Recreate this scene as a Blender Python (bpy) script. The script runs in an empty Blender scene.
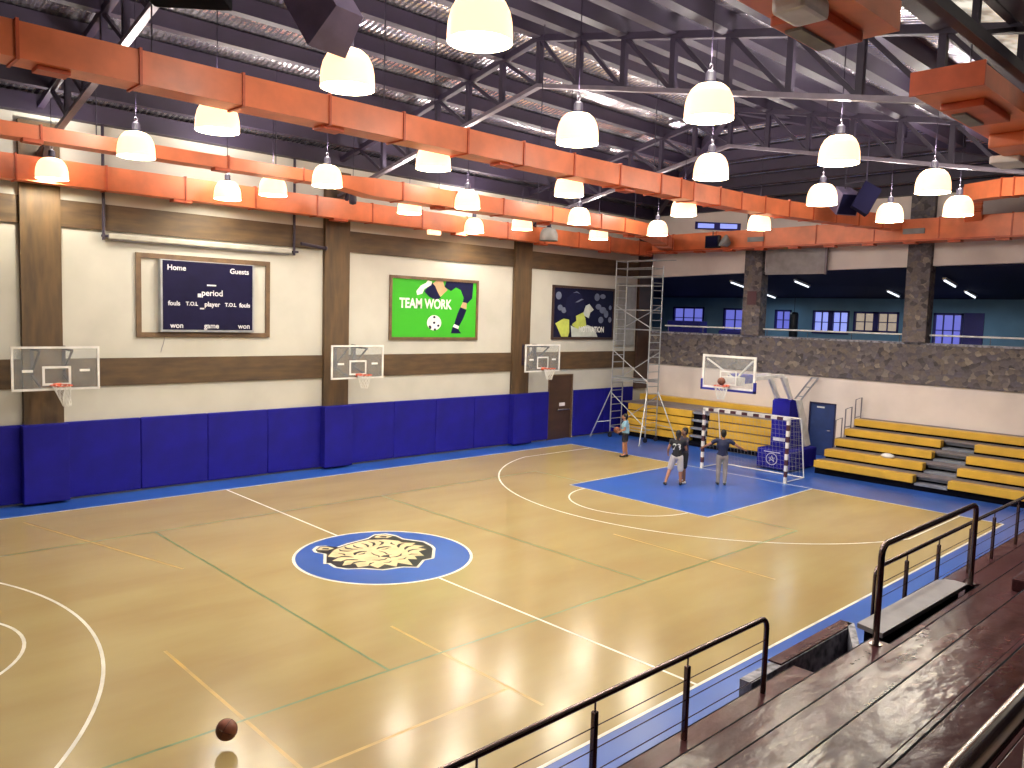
import bpy, math, random
from math import sin, cos, pi, sqrt, atan2, radians
from mathutils import Vector, Matrix
random.seed(7)
S = bpy.context.scene
COL = S.collection
# ------------------------------------------------------------------ camera, world, exposure
CAM = Vector((-9.3324, -13.4415, 5.0322)); YAW, PITCH, ROLL, FPX = 0.8079, -0.0860, 0.0308, 798.14
fw = Vector((cos(YAW)*cos(PITCH), sin(YAW)*cos(PITCH), sin(PITCH)))
rt = Vector((sin(YAW), -cos(YAW), 0)); up = rt.cross(fw)
r2 = cos(ROLL)*rt + sin(ROLL)*up; u2 = -sin(ROLL)*rt + cos(ROLL)*up
cd = bpy.data.cameras.new('camera'); cam = bpy.data.objects.new('camera', cd); COL.objects.link(cam)
cd.sensor_width = 36; cd.lens = FPX/1024*36; cd.clip_start = 0.05; cd.clip_end = 200
M = Matrix((r2, u2, -fw)).transposed().to_4x4(); M.translation = CAM; cam.matrix_world = M
S.camera = cam
S.view_settings.view_transform = 'Standard'; S.view_settings.look = 'None'
S.view_settings.exposure = 0.0; S.view_settings.gamma = 1.0; S.view_settings.use_curve_mapping = False
w = bpy.data.worlds.new('world'); S.world = w; w.use_nodes = True
w.node_tree.nodes['Background'].inputs[0].default_value = (0.10, 0.12, 0.6, 1)
w.node_tree.nodes['Background'].inputs[1].default_value = 0.6
BULB_W = 140.0          # the bulb in each high bay lamp
UPGLOW_W = 58.0         # added light above each lamp, standing in for glow through its acrylic shade
UPSTAIRS_W = 24.0       # the fluorescent battens upstairs

# ------------------------------------------------------------------ materials
def lin(c):
    return tuple(((v/255)/12.92 if v/255 <= 0.04045 else ((v/255+0.055)/1.055)**2.4) for v in c) + (1,)
MATS = {}
def mat(name, rgb, rough=0.5, metal=0.0, emit=None, es=1.0, noise=None, bump=None, coat=0, alpha=1, spec=0.5, trans=0):
    m = bpy.data.materials.new(name); m.use_nodes = True; nt = m.node_tree; b = nt.nodes['Principled BSDF']
    b.inputs['Base Color'].default_value = lin(rgb); b.inputs['Roughness'].default_value = rough
    b.inputs['Metallic'].default_value = metal; b.inputs['Specular IOR Level'].default_value = spec
    b.inputs['Coat Weight'].default_value = coat; b.inputs['Coat Roughness'].default_value = 0.12
    b.inputs['Alpha'].default_value = alpha; b.inputs['Transmission Weight'].default_value = trans
    if emit:
        b.inputs['Emission Color'].default_value = emit + (1,) if len(emit) == 3 else emit
        b.inputs['Emission Strength'].default_value = es
    tc = nt.nodes.new('ShaderNodeTexCoord')
    if noise is None: noise = (3.0, 0.06)
    if not isinstance(noise[0], tuple):      # scale, amount: gentle mottling
        sc = (noise[0],)*3; amt = noise[1]; c2 = tuple(max(0, v*(1-amt*2.2)) for v in rgb)
    else:                    # (sx,sy,sz), second colour
        sc, c2 = noise[0], noise[1]
    mp = nt.nodes.new('ShaderNodeMapping'); mp.inputs['Scale'].default_value = sc
    nz = nt.nodes.new('ShaderNodeTexNoise'); nz.inputs['Scale'].default_value = 1; nz.inputs['Detail'].default_value = 4
    mx = nt.nodes.new('ShaderNodeMix'); mx.data_type = 'RGBA'
    rp = nt.nodes.new('ShaderNodeValToRGB'); rp.color_ramp.elements[0].position = .35; rp.color_ramp.elements[1].position = .68
    nt.links.new(tc.outputs['Object'], mp.inputs[0]); nt.links.new(mp.outputs[0], nz.inputs['Vector'])
    nt.links.new(nz.outputs['Fac'], rp.inputs[0]); nt.links.new(rp.outputs[0], mx.inputs['Factor'])
    mx.inputs['A'].default_value = lin(rgb); mx.inputs['B'].default_value = lin(c2)
    nt.links.new(mx.outputs['Result'], b.inputs['Base Color'])
    if bump:                 # (scale tuple, strength, distance)
        mp2 = nt.nodes.new('ShaderNodeMapping'); mp2.inputs['Scale'].default_value = bump[0]
        n2 = nt.nodes.new('ShaderNodeTexNoise'); n2.inputs['Scale'].default_value = 1; n2.inputs['Detail'].default_value = 3
        bp = nt.nodes.new('ShaderNodeBump'); bp.inputs['Strength'].default_value = bump[1]; bp.inputs['Distance'].default_value = bump[2]
        nt.links.new(tc.outputs['Object'], mp2.inputs[0]); nt.links.new(mp2.outputs[0], n2.inputs['Vector'])
        nt.links.new(n2.outputs['Fac'], bp.inputs['Height']); nt.links.new(bp.outputs[0], b.inputs['Normal'])
    MATS[name] = m; return m

mat('court_wood', (168, 150, 102), .2, noise=((.35, 1.1, 1), (158, 136, 92)), bump=((.6, .6, .6), .25, .02), spec=.4)
mat('blue_paint', (44, 88, 176), .3, noise=(.6, .06), bump=((.6, .6, .6), .2, .02), spec=.4)
mat('line_white', (240, 236, 220), .3)
mat('line_green', (104, 128, 76), .3)
mat('line_yellow', (196, 160, 78), .3)
mat('logo_cream', (236, 216, 166), .3); mat('logo_black', (30, 28, 34), .3)
mat('plaster', (190, 188, 178), .85, noise=(.7, .03)); mat('plaster_cool', (222, 210, 204), .85, noise=(.7, .03))
def wood(name, a, b, rough, sc, coat=0):
    m = mat(name, a, rough, noise=(sc, b), coat=coat)
    return m
wood('timber', (82, 62, 38), (56, 40, 24), .65, (1.2, 1.2, 7)); wood('timber_post', (86, 64, 38), (60, 44, 26), .65, (6, 6, .9))
wood('door_wood', (66, 44, 34), (48, 32, 26), .5, (1, 1, 3)); wood('frame_wood', (100, 76, 52), (80, 60, 42), .5, (4, 4, 4))
def deckmat():
    m = mat('deck_wood', (84, 52, 56), .23, noise=((.8, 5, 5), (62, 34, 36)), bump=((3, 5, 4), .55, .02), spec=.15); return m
deckmat()
mat('pad_blue', (24, 22, 130), .75, noise=(1.2, .07), spec=.15); mat('pad_dark', (20, 18, 70), .6)
mat('duct', (240, 132, 84), .38, noise=(1.5, .06), bump=((2, 2, 2), .12, .03)); mat('duct_seam', (206, 94, 56), .45)
mat('steel_dark', (40, 30, 52), .55, metal=.1); mat('steel_grey', (120, 112, 124), .45, metal=.5)
mat('stainless', (190, 184, 180), .22, metal=1.0); mat('rail_steel', (120, 104, 104), .26, metal=1.0)
mat('white_metal', (232, 230, 226), .4); mat('grey_plastic', (150, 150, 158), .5); mat('black_plastic', (20, 20, 28), .45)
mat('speaker_grey', (122, 110, 140), .6); mat('navy_panel', (24, 22, 52), .7, spec=.08); mat('letter_white', (220, 220, 224), .6)
mat('yellow_seat', (210, 166, 56), .45, noise=(1.5, .04)); mat('tread_grey', (124, 116, 122), .6); mat('step_grey', (128, 132, 146), .55)
mat('bleacher_black', (12, 12, 22), .8, spec=.05); mat('door_blue', (28, 52, 110), .5); mat('aluminium', (176, 180, 184), .35, metal=.6)
mat('panel_grey', (152, 152, 150), .7); mat('screen_grey', (150, 146, 148), .7)
mat('rim_orange', (214, 84, 50), .45); mat('net_white', (226, 226, 220), .8); mat('maroon', (74, 34, 46), .5)
mat('glass_board', (200, 205, 205), .08, alpha=.16); mat('hoop_blue', (34, 40, 150), .5)
mat('ball', (128, 70, 50), .6, noise=(6, .12)); mat('ball_seam', (24, 18, 18), .7)
mat('green_print', (56, 160, 38), .55, spec=.2, noise=((2, 2, 6), (54, 158, 36))); mat('dark_print', (18, 20, 48), .4, spec=.1)
mat('print_navy', (22, 24, 60), .45, spec=.1); mat('print_skin', (196, 158, 120), .5); mat('print_white', (236, 238, 232), .45)
mat('print_yellow', (196, 208, 96), .45); mat('print_grey', (110, 118, 140), .45, spec=.1); mat('print_pale', (196, 204, 196), .45); mat('print_mid', (26, 28, 60), .45, spec=.1)
mat('skin', (168, 118, 92), .6); mat('skin_dark', (120, 84, 66), .6); mat('hair', (16, 12, 14), .7)
mat('shirt_blue', (140, 182, 204), .8); mat('shirt_black', (20, 20, 30), .8); mat('shirt_navy', (24, 32, 66), .8); mat('shirt_plum', (50, 44, 62), .8)
mat('trousers_grey', (150, 142, 138), .8); mat('shorts_pale', (196, 190, 186), .8); mat('shorts_black', (20, 18, 28), .8); mat('shorts_red', (150, 34, 44), .8); mat('shoe_dark', (26, 26, 34), .6); mat('shoe_white', (226, 226, 226), .6)
mat('room_wall', (112, 150, 176), .9, noise=(.8, .04)); mat('room_ceiling', (26, 26, 66), .8); mat('room_floor', (70, 74, 100), .7)
mat('frame_blue', (24, 20, 110), .5); mat('granite', (150, 148, 160), .5, noise=((9, 9, 9), (50, 50, 62))); mat('slab_grey', (134, 130, 136), .5)
mat('window_violet', (40, 40, 120), .2, emit=(.20, .22, .85), es=.7); mat('window_pale', (120, 130, 200), .2, emit=(.30, .36, .9), es=1.0)
mat('window_warm', (90, 80, 60), .2, emit=(.62, .5, .4), es=.6, noise=((5, 5, 5), (20, 20, 20)))
mat('tube_glow', (240, 245, 255), .4, emit=(.85, .92, 1.0), es=1.6)
mat('shade_glow', (250, 240, 200), .5, emit=(2.2, 1.2, .68), es=1.0)
mat('shade_off', (150, 150, 146), .5); mat('bag_black', (14, 14, 26), .5)
def stone():
    m = mat('stone', (112, 100, 90), .8); nt = m.node_tree; b = nt.nodes['Principled BSDF']
    tc = nt.nodes.new('ShaderNodeTexCoord'); v = nt.nodes.new('ShaderNodeTexVoronoi'); v.inputs['Scale'].default_value = 6.5
    v.inputs['Randomness'].default_value = 1
    mp = nt.nodes.new('ShaderNodeMapping'); mp.inputs['Scale'].default_value = (1, 1, 1.25)
    nz = nt.nodes.new('ShaderNodeTexNoise'); nz.inputs['Scale'].default_value = 3.0; nz.inputs['Detail'].default_value = 5
    add = nt.nodes.new('ShaderNodeMixRGB'); add.inputs[0].default_value = .18
    nt.links.new(tc.outputs['Object'], nz.inputs['Vector']); nt.links.new(tc.outputs['Object'], add.inputs[1]); nt.links.new(nz.outputs['Color'], add.inputs[2])
    nt.links.new(add.outputs[0], mp.inputs[0]); nt.links.new(mp.outputs[0], v.inputs['Vector'])
    sep = nt.nodes.new('ShaderNodeSeparateColor'); nt.links.new(v.outputs['Color'], sep.inputs[0])
    rp = nt.nodes.new('ShaderNodeValToRGB'); e = rp.color_ramp.elements
    e[0].position = 0; e[0].color = lin((70, 62, 66)); e[1].position = 1; e[1].color = lin((150, 138, 126))
    for p_, c_ in ((.3, (104, 98, 104)), (.6, (118, 106, 98)), (.85, (96, 92, 106))):
        q = e.new(p_); q.color = lin(c_)
    nt.links.new(sep.outputs[0], rp.inputs[0])
    n3 = nt.nodes.new('ShaderNodeTexNoise'); n3.inputs['Scale'].default_value = 14; nt.links.new(tc.outputs['Object'], n3.inputs['Vector'])
    mx = nt.nodes.new('ShaderNodeMixRGB'); mx.blend_type = 'MULTIPLY'; mx.inputs[0].default_value = .5
    nt.links.new(rp.outputs[0], mx.inputs[1]); nt.links.new(n3.outputs['Fac'], mx.inputs[2])
    nt.links.new(mx.outputs[0], b.inputs['Base Color'])
    bp = nt.nodes.new('ShaderNodeBump'); bp.inputs['Strength'].default_value = .6; bp.inputs['Distance'].default_value = .05
    nt.links.new(v.outputs['Distance'], bp.inputs['Height']); nt.links.new(bp.outputs[0], b.inputs['Normal'])
stone()
def foil():
    m = mat('foil', (238, 232, 240), .26, metal=.92, noise=((.5, 1.2, 1), (186, 178, 200)))
    nt = m.node_tree; b = nt.nodes['Principled BSDF']; tc = nt.nodes.new('ShaderNodeTexCoord')
    wv = nt.nodes.new('ShaderNodeTexWave'); wv.wave_type = 'BANDS'; wv.bands_direction = 'X'; wv.inputs['Scale'].default_value = 2.2
    wv.inputs['Distortion'].default_value = 1.5; wv.inputs['Detail'].default_value = 2
    nz = nt.nodes.new('ShaderNodeTexNoise'); nz.inputs['Scale'].default_value = 2.2; nz.inputs['Detail'].default_value = 4
    ad = nt.nodes.new('ShaderNodeMath'); ad.operation = 'MULTIPLY_ADD'; ad.inputs[1].default_value = .35
    nt.links.new(tc.outputs['Object'], wv.inputs['Vector']); nt.links.new(tc.outputs['Object'], nz.inputs['Vector'])
    nt.links.new(wv.outputs['Fac'], ad.inputs[0]); nt.links.new(nz.outputs['Fac'], ad.inputs[2])
    bp = nt.nodes.new('ShaderNodeBump'); bp.inputs['Strength'].default_value = .7; bp.inputs['Distance'].default_value = .12
    nt.links.new(ad.outputs[0], bp.inputs['Height']); nt.links.new(bp.outputs[0], b.inputs['Normal'])
foil()

# ------------------------------------------------------------------ mesh builder
ORG = {}
class MB:
    def __init__(s): s.v = []; s.f = []; s.m = []; s.mi = 0
    def add(s, vs, fs):
        n = len(s.v); s.v += [tuple(q) for q in vs]; s.f += [tuple(i+n for i in f) for f in fs]; s.m += [s.mi]*len(fs); return s
    def mat(s, i): s.mi = i; return s
    def box(s, a, b):
        x0, y0, z0 = [min(a[i], b[i]) for i in range(3)]; x1, y1, z1 = [max(a[i], b[i]) for i in range(3)]
        v = [(x0,y0,z0),(x1,y0,z0),(x1,y1,z0),(x0,y1,z0),(x0,y0,z1),(x1,y0,z1),(x1,y1,z1),(x0,y1,z1)]
        return s.add(v, [(0,3,2,1),(4,5,6,7),(0,1,5,4),(1,2,6,5),(2,3,7,6),(3,0,4,7)])
    def rbox(s, a, b, r=.02):      # box with chamfered edges
        import bmesh
        bm = bmesh.new(); bmesh.ops.create_cube(bm, size=1)
        c = [(a[i]+b[i])/2 for i in range(3)]; d = [abs(b[i]-a[i]) for i in range(3)]
        for v in bm.verts: v.co = Vector([c[i]+v.co[i]*d[i] for i in range(3)])
        bmesh.ops.bevel(bm, geom=list(bm.edges), offset=min(r, min(d)*.45), segments=2, affect='EDGES', profile=.6)
        bm.verts.index_update(); s.add([v.co[:] for v in bm.verts], [[v.index for v in f.verts] for f in bm.faces]); bm.free(); return s
    def prism(s, pts, d):          # polygon (3D pts) extruded by vector d
        n = len(pts); P = [Vector(q) for q in pts]; D = Vector(d)
        vs = P + [q+D for q in P]
        return s.add(vs, [tuple(range(n))[::-1], tuple(range(n, 2*n))] + [(i, (i+1) % n, n+(i+1) % n, n+i) for i in range(n)])
    def poly(s, pts): return s.add(pts, [tuple(range(len(pts)))])
    def beam(s, a, b, w, h):       # rectangular bar from a to b: w sideways, h up
        a, b = Vector(a), Vector(b); t = (b-a).normalized()
        side = t.cross(Vector((0,0,1)));
        if side.length < 1e-3: side = Vector((1,0,0))
        side.normalize(); u = side.cross(t); A = side*w/2; B = u*h/2
        vs = [q+i*A+j*B for q in (a, b) for i, j in ((-1,-1),(1,-1),(1,1),(-1,1))]
        return s.add(vs, [(0,1,2,3),(7,6,5,4),(0,4,5,1),(1,5,6,2),(2,6,7,3),(3,7,4,0)])
    def tube(s, pts, r, n=8, cap=True):   # r a number or a list
        P = [Vector(q) for q in pts]; R = r if isinstance(r, (list, tuple)) else [r]*len(P)
        base = len(s.v); prev = None
        for i, q in enumerate(P):
            t = (P[min(i+1, len(P)-1)]-P[max(i-1, 0)]).normalized()
            if prev is None:
                a = t.cross(Vector((0,0,1)));
                if a.length < .05: a = t.cross(Vector((1,0,0)))
            else: a = prev - t*prev.dot(t)
            a.normalize(); prev = a; b = t.cross(a)
            for k in range(n):
                th = 2*pi*k/n; s.v.append(tuple(q+(a*cos(th)+b*sin(th))*R[i]))
        for i in range(len(P)-1):
            for k in range(n):
                s.f.append((base+i*n+k, base+i*n+(k+1) % n, base+(i+1)*n+(k+1) % n, base+(i+1)*n+k)); s.m.append(s.mi)
        if cap:
            s.f.append(tuple(base+k for k in range(n))[::-1]); s.f.append(tuple(base+(len(P)-1)*n+k for k in range(n))); s.m += [s.mi]*2
        return s
    def lathe(s, prof, c, n=24):   # prof: (r,z)
        base = len(s.v)
        for r, z in prof:
            for k in range(n): s.v.append((c[0]+r*cos(2*pi*k/n), c[1]+r*sin(2*pi*k/n), c[2]+z))
        for i in range(len(prof)-1):
            for k in range(n):
                s.f.append((base+i*n+k, base+i*n+(k+1) % n, base+(i+1)*n+(k+1) % n, base+(i+1)*n+k)); s.m.append(s.mi)
        return s
    def ball(s, c, r, sc=(1,1,1), nu=16, nv=10):
        base = len(s.v); c = Vector(c)
        for i in range(nv+1):
            for k in range(nu):
                t = pi*i/nv; a = 2*pi*k/nu
                s.v.append((c.x+r*sc[0]*sin(t)*cos(a), c.y+r*sc[1]*sin(t)*sin(a), c.z+r*sc[2]*cos(t)))
        for i in range(nv):
            for k in range(nu):
                s.f.append((base+i*nu+k, base+(i+1)*nu+k, base+(i+1)*nu+(k+1) % nu, base+i*nu+(k+1) % nu)); s.m.append(s.mi)
        return s
    def build(s, name, ms, parent=None, smooth=False, local=False):
        me = bpy.data.meshes.new(name); o = None
        off = Vector((0,0,0))
        if parent is not None and not local: off = ORG.get(parent.name, Vector((0,0,0)))
        if parent is None and not local and s.v:      # own origin at the middle of its foot
            xs = [q[0] for q in s.v]; ys = [q[1] for q in s.v]; zs = [q[2] for q in s.v]
            off = Vector(((min(xs)+max(xs))/2, (min(ys)+max(ys))/2, min(zs)))
        me.from_pydata([tuple(Vector(q)-off) for q in s.v], [], s.f); me.update()
        if isinstance(ms, str): ms = [ms]
        for q in ms: me.materials.append(MATS[q])
        for p_, i in zip(me.polygons, s.m): p_.material_index = i; p_.use_smooth = smooth
        o = bpy.data.objects.new(name, me); COL.objects.link(o)
        if parent is not None:
            o.parent = parent
            if not local: ORG[o.name] = off
        elif not local:
            o.location = off; ORG[o.name] = off
        return o
def tag(o, label=None, cat=None, group=None, kind=None):
    if label: o['label'] = label
    if cat: o['category'] = cat
    if group: o['group'] = group
    if kind: o['kind'] = kind
    return o
def thing(name, loc, label, cat, group=None, rz=0):
    o = bpy.data.objects.new(name, None); COL.objects.link(o); o.location = loc; o.rotation_euler = (0,0,rz); o.empty_display_size = .2
    ORG[o.name] = Vector(loc); return tag(o, label, cat, group)
def dup(o, parent=None):
    c = o.copy(); COL.objects.link(c)
    if parent is not None: c.parent = parent
    for ch in list(o.children): dup(ch, c)
    return c
def struct(name, mb, ms, parent=None, smooth=False):
    o = mb.build(name, ms, parent, smooth)
    if parent is None: o['kind'] = 'structure'
    return o
def text_mb(txt, size, place, font_bold=.0, sx=1.0):
    """text as flat mesh; place(u,v) maps text plane to world"""
    cu = bpy.data.curves.new('t', 'FONT'); cu.body = txt; cu.size = size; cu.align_x = 'CENTER'; cu.align_y = 'CENTER'; cu.offset = font_bold
    ob = bpy.data.objects.new('t', cu); COL.objects.link(ob); dg = bpy.context.evaluated_depsgraph_get(); dg.update()
    me = bpy.data.meshes.new_from_object(ob.evaluated_get(dg)); bpy.data.objects.remove(ob); bpy.data.curves.remove(cu)
    vs = [place(v.co.x*sx, v.co.y) for v in me.vertices]; fs = [tuple(p_.vertices) for p_ in me.polygons]; bpy.data.meshes.remove(me)
    return vs, fs

# ------------------------------------------------------------------ dimensions
YW = 8.8; XE = 20.4; XN = -16.0; YN = -17.0; RIDGE = 11.75; HX = 12.3; HK = 1.08; SL = .207
L, W, RC, KW, KD = 14.13, 7.59, 1.81, 2.40, 5.78
def roofz(y, x=0): return RIDGE - SL*max(abs(y), (x-HX)*HK)

# ------------------------------------------------------------------ floor
def seg_strip(mb, pts, wdt, z, closed=False):
    n = len(pts); P = [Vector((a, b, 0)) for a, b in pts]
    o1 = []; o2 = []
    for i in range(n):
        if closed: t = P[(i+1) % n]-P[i-1]
        else: t = P[min(i+1, n-1)]-P[max(i-1, 0)]
        t.normalize(); nn = Vector((-t.y, t.x, 0))*wdt/2
        o1.append(P[i]+nn); o2.append(P[i]-nn)
    base = o1+o2; fs = []
    for i in range(n if closed else n-1):
        j = (i+1) % n; fs.append((n+i, n+j, j, i))
    mb.add([(q.x, q.y, z) for q in base], fs)
def arc(cx, cy, r, a0, a1, n=48): return [(cx+r*cos(a0+(a1-a0)*i/n), cy+r*sin(a0+(a1-a0)*i/n)) for i in range(n+1)]
fl = MB()
fl.mat(1).box((XN, -9.2, -.2), (XE, YW, 0))
fl.mat(0).poly([(-L,-W,.001),(L,-W,.001),(L,W,.001),(-L,W,.001)])
fl.mat(1)
for s in (-1, 1):
    x0, x1 = sorted((s*(L-KD), s*(L-.01))); fl.poly([(x0,-KW,.002),(x1,-KW,.002),(x1,KW,.002),(x0,KW,.002)])
fl.poly([(a, b, .002) for a, b in arc(0, 0, RC, 0, 2*pi, 63)[:-1]])
fl.mat(2); lw = .05
seg_strip(fl, [(-L,-W),(L,-W)], lw, .003); seg_strip(fl, [(-L,W),(L,W)], lw, .003)
seg_strip(fl, [(L,-W),(L,W)], lw, .0032); seg_strip(fl, [(-L,-W),(-L,W)], lw, .0032)
seg_strip(fl, [(0,-W),(0,-RC)], lw, .0032); seg_strip(fl, [(0,RC),(0,W)], lw, .0032)
seg_strip(fl, arc(0, 0, RC, 0, 2*pi, 64)[:-1], .06, .0034, True)
AR = 6.86; YA = 6.55
for s in (-1, 1):
    cx = s*(L-1.575); a = math.asin(YA/AR)
    pts = arc(cx, 0, AR, pi-a, pi+a, 64) if s > 0 else arc(cx, 0, AR, a, -a, 64)
    seg_strip(fl, [(s*L, YA)]+pts+[(s*L, -YA)], lw, .0034)
    fx = s*(L-KD)
    seg_strip(fl, [(s*L, KW),(fx, KW),(fx, -KW),(s*L, -KW)], lw, .0036)
    seg_strip(fl, arc(fx, 0, 1.8, pi/2, pi*1.5, 32) if s > 0 else arc(fx, 0, 1.8, pi/2, -pi/2, 32), lw, .0034)
    if 0: seg_strip(fl, arc(cx, 0, 1.25, pi/2, pi*1.5, 24) if s > 0 else arc(cx, 0, 1.25, pi/2, -pi/2, 24), .035, .0036)
fl.mat(3)
for a, b in (((-9,-4.5),(9,-4.5)),((-9,4.5),(9,4.5)),((-9,-4.5),(-9,4.5)),((9,-4.5),(9,4.5)),((-3,-4.5),(-3,4.5)),((3,-4.5),(3,4.5))):
    seg_strip(fl, [a, b], .045, .0016)
fl.mat(4)
for a, b in (((-5.13,-1.9),(-5.13,-6.0)),((-5.13,-5.97),(-2.1,-5.97)),((-2.06,-6.6),(-2.06,-3.2)),((-3.5,1.6),(-5,7)),((5.13,-1.9),(5.13,-6))):
    seg_strip(fl, [a, b], .05, .0014)
# tiger head emblem in the centre circle
outl = [(-.95,1.18),(-.75,1.35),(-.58,1.27),(-.46,1.05),(-.16,1.14),(.41,1.21),(.68,1.37),(.93,1.29),(1.02,1.01),(1.0,.71),(1.23,.27),(1.18,-.08),(1.1,-.27),(.66,-.79),(.43,-.78),(.06,-1.07),(-.15,-.88),(-.57,-.78),(-.83,-.46),(-1.07,-.32),(-1.2,-.09),(-1.17,.19),(-1.24,.24),(-.91,.79),(-1.0,1.01)]
def scl(P, k): return [(a*k, b*k) for a, b in P]
def inset(P, k, c=(0, .15)): return [(c[0]+(a-c[0])*k, c[1]+(b-c[1])*k) for a, b in P]
fl.mat(2).poly([(a, b, .0042) for a, b in inset(outl, 1.03)])
fl.mat(6).poly([(a, b, .0046) for a, b in inset(outl, .975)])
face = [(-.84,.72),(-.62,.92),(-.3,1.04),(.1,1.1),(.4,1.1),(.66,.92),(.84,.66),(.82,.5),(1.04,.3),(.88,.22),(1.06,0),(.86,-.02),(.94,-.22),(.72,-.22),(.62,-.55),(.45,-.45),(.36,-.66),(.22,-.52),(.06,-.92),(-.08,-.6),(-.24,-.78),(-.34,-.52),(-.58,-.64),(-.6,-.4),(-.86,-.36),(-.78,-.14),(-1.04,-.08),(-.86,.12),(-1.04,.3),(-.84,.4),(-.96,.6)]
fl.mat(5).poly([(a, b, .005) for a, b in face])
for ear in ([(-.9,1.14),(-.75,1.27),(-.62,1.2),(-.56,1.02),(-.74,.98)], [(.56,1.2),(.7,1.29),(.88,1.22),(.94,1.04),(.76,.98)]):
    fl.mat(5).poly([(a, b, .005) for a, b in ear])
fl.mat(6)
for ear in ([(-.8,1.12),(-.73,1.18),(-.64,1.1),(-.7,1.02)], [(.66,1.17),(.76,1.2),(.85,1.12),(.76,1.03)]): fl.poly([(a, b, .0056) for a, b in ear])
def stripe(pts, w0): 
    n = len(pts); A = []; B = []
    for i in range(n):
        t = Vector(pts[min(i+1, n-1)])-Vector(pts[max(i-1, 0)]); t.normalize(); k_ = w0*sin(pi*(i+.35)/(n-.3)); A.append((pts[i][0]-t.y*k_, pts[i][1]+t.x*k_, .0056)); B.append((pts[i][0]+t.y*k_, pts[i][1]-t.x*k_, .0056))
    fl.add(A+B, [(n+i, n+i+1, i+1, i) for i in range(n-1)])
for s_ in (1, -1):       # mirrored markings about the nose line
    def q(L): return [(-.02+s_*a, b) for a, b in L]
    stripe(q([(.1,.98),(.14,.86),(.12,.74),(.06,.66)]), .03); stripe(q([(.3,1.0),(.34,.86),(.28,.74),(.18,.66)]), .035); stripe(q([(.5,.9),(.52,.78),(.44,.68),(.32,.62)]), .035)
    stripe(q([(.12,.42),(.24,.48),(.38,.46),(.46,.36)]), .05); stripe(q([(.2,.36),(.28,.32),(.38,.34)]), .03)
    stripe(q([(.86,.44),(.72,.42),(.62,.34),(.56,.24)]), .04); stripe(q([(.9,.16),(.76,.18),(.66,.12),(.58,.04)]), .04); stripe(q([(.84,-.12),(.72,-.06),(.6,-.08),(.52,-.16)]), .035); stripe(q([(.6,-.38),(.5,-.3),(.42,-.3)]), .03)
    stripe(q([(.1,.3),(.13,.14),(.1,.0),(.16,-.08)]), .022); stripe(q([(.02,-.2),(.14,-.26),(.26,-.24),(.36,-.14)]), .03); stripe(q([(.08,-.42),(.18,-.48),(.28,-.42)]), .025)
    stripe(q([(.66,.66),(.6,.56),(.62,.46)]), .03)
fl.poly([(a-.02, b, .0056) for a, b in ((-.11,-.06),(0,-.02),(.11,-.06),(.05,-.16),(0,-.19),(-.05,-.16))]); stripe([(-.02,-.16),(-.02,-.22),(-.02,-.28)], .02)
struct('floor', fl, ['court_wood','blue_paint','line_white','line_green','line_yellow','logo_cream','logo_black'])

# ------------------------------------------------------------------ walls
wl = MB(); zt = roofz(YW)+.1
dx0, dx1, dz = 13.95, 15.42, 2.68
wl.box((XN, YW, 0), (dx0, YW+.25, zt)); wl.box((dx1, YW, 0), (XE+.3, YW+.25, zt)); wl.box((dx0, YW, dz), (dx1, YW+.25, zt))
struct('wall_left', wl, 'plaster')
wn = MB(); wn.prism([(XN,YN,0),(XN,YW,0),(XN,YW,zt),(XN,0,RIDGE),(XN,YN,roofz(YN))], (-.25,0,0)); struct('wall_front', wn, 'plaster_cool')
wr = MB(); wr.box((XN, YN-.25, 0), (XE, YN, roofz(YN)+.1)); struct('wall_right', wr, 'plaster_cool')
# end wall: plaster below, opening, gable above
ex = XE+.3; ZS = 4.46; ZB = 3.04; ZO = 7.05
ew = MB()
ey0, ey1, ed = -.18, .87, 2.05
ew.box((XE, YN, 0), (ex, ey0, ZB)); ew.box((XE, ey1, 0), (ex, YW, ZB)); ew.box((XE, ey0, ed), (ex, ey1, ZB))
ew.prism([(XE,YN,ZO+.3),(XE,-9.0,ZO+.22),(XE,3.5,ZO+.02),(XE,YW,ZO-.12),(XE,YW,zt),(XE,YW,roofz(0,XE)+.05),(XE,-8.8,roofz(0,XE)+.05),(XE,YN,roofz(YN))], (.3,0,0))
struct('wall_back', ew, 'plaster_cool')
sb = MB(); sb.box((XE-.06, YN, ZB), (ex, YW, ZS)); struct('trim_1', sb, 'stone')
sc_ = MB(); sc_.box((XE-.08, YN, ZS-.02), (ex+.02, YW, ZS+.05)); struct('trim_2', sc_, 'granite')
k = 3
for yc in (9.2-.0, 3.5, -2.85, -9.2, -15.5):
    if yc > 8.8: continue
    m = MB(); m.box((XE-.22, yc-.39, ZS+.05), (ex, yc+.39, roofz(yc)-.3)); struct('trim_%d' % k, m, 'stone'); k += 1
# small maroon plate on the first stone pillar
tag(MB().box((XE-.26, 3.28, 5.75), (XE-.22, 3.68, 6.3)).build('plaque', 'maroon'), 'dark red square plaque on the stone pillar nearest the corner', 'plaque')
# timber pilasters and bands on the long wall
PX = (-4.15, 4.08, 12.25)
for xc in PX:
    m = MB(); m.box((xc-.44, YW-.14, 2.0), (xc+.44, YW, 9.3)); struct('trim_%d' % k, m, 'timber_post'); k += 1
m = MB(); m.box((19.5, YW-.14, 1.9), (XE, YW, 9.3)); struct('trim_%d' % k, m, 'door_wood'); k += 1
ends = [XN] + [v for xc in PX for v in (xc-.44, xc+.44)] + [19.5]
for i in range(0, len(ends), 2):
    for z0, z1 in ((2.88, 3.6), (6.87, 7.53)):
        m = MB(); m.box((ends[i], YW-.05, z0), (ends[i+1], YW, z1)); struct('trim_%d' % k, m, 'timber'); k += 1
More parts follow.
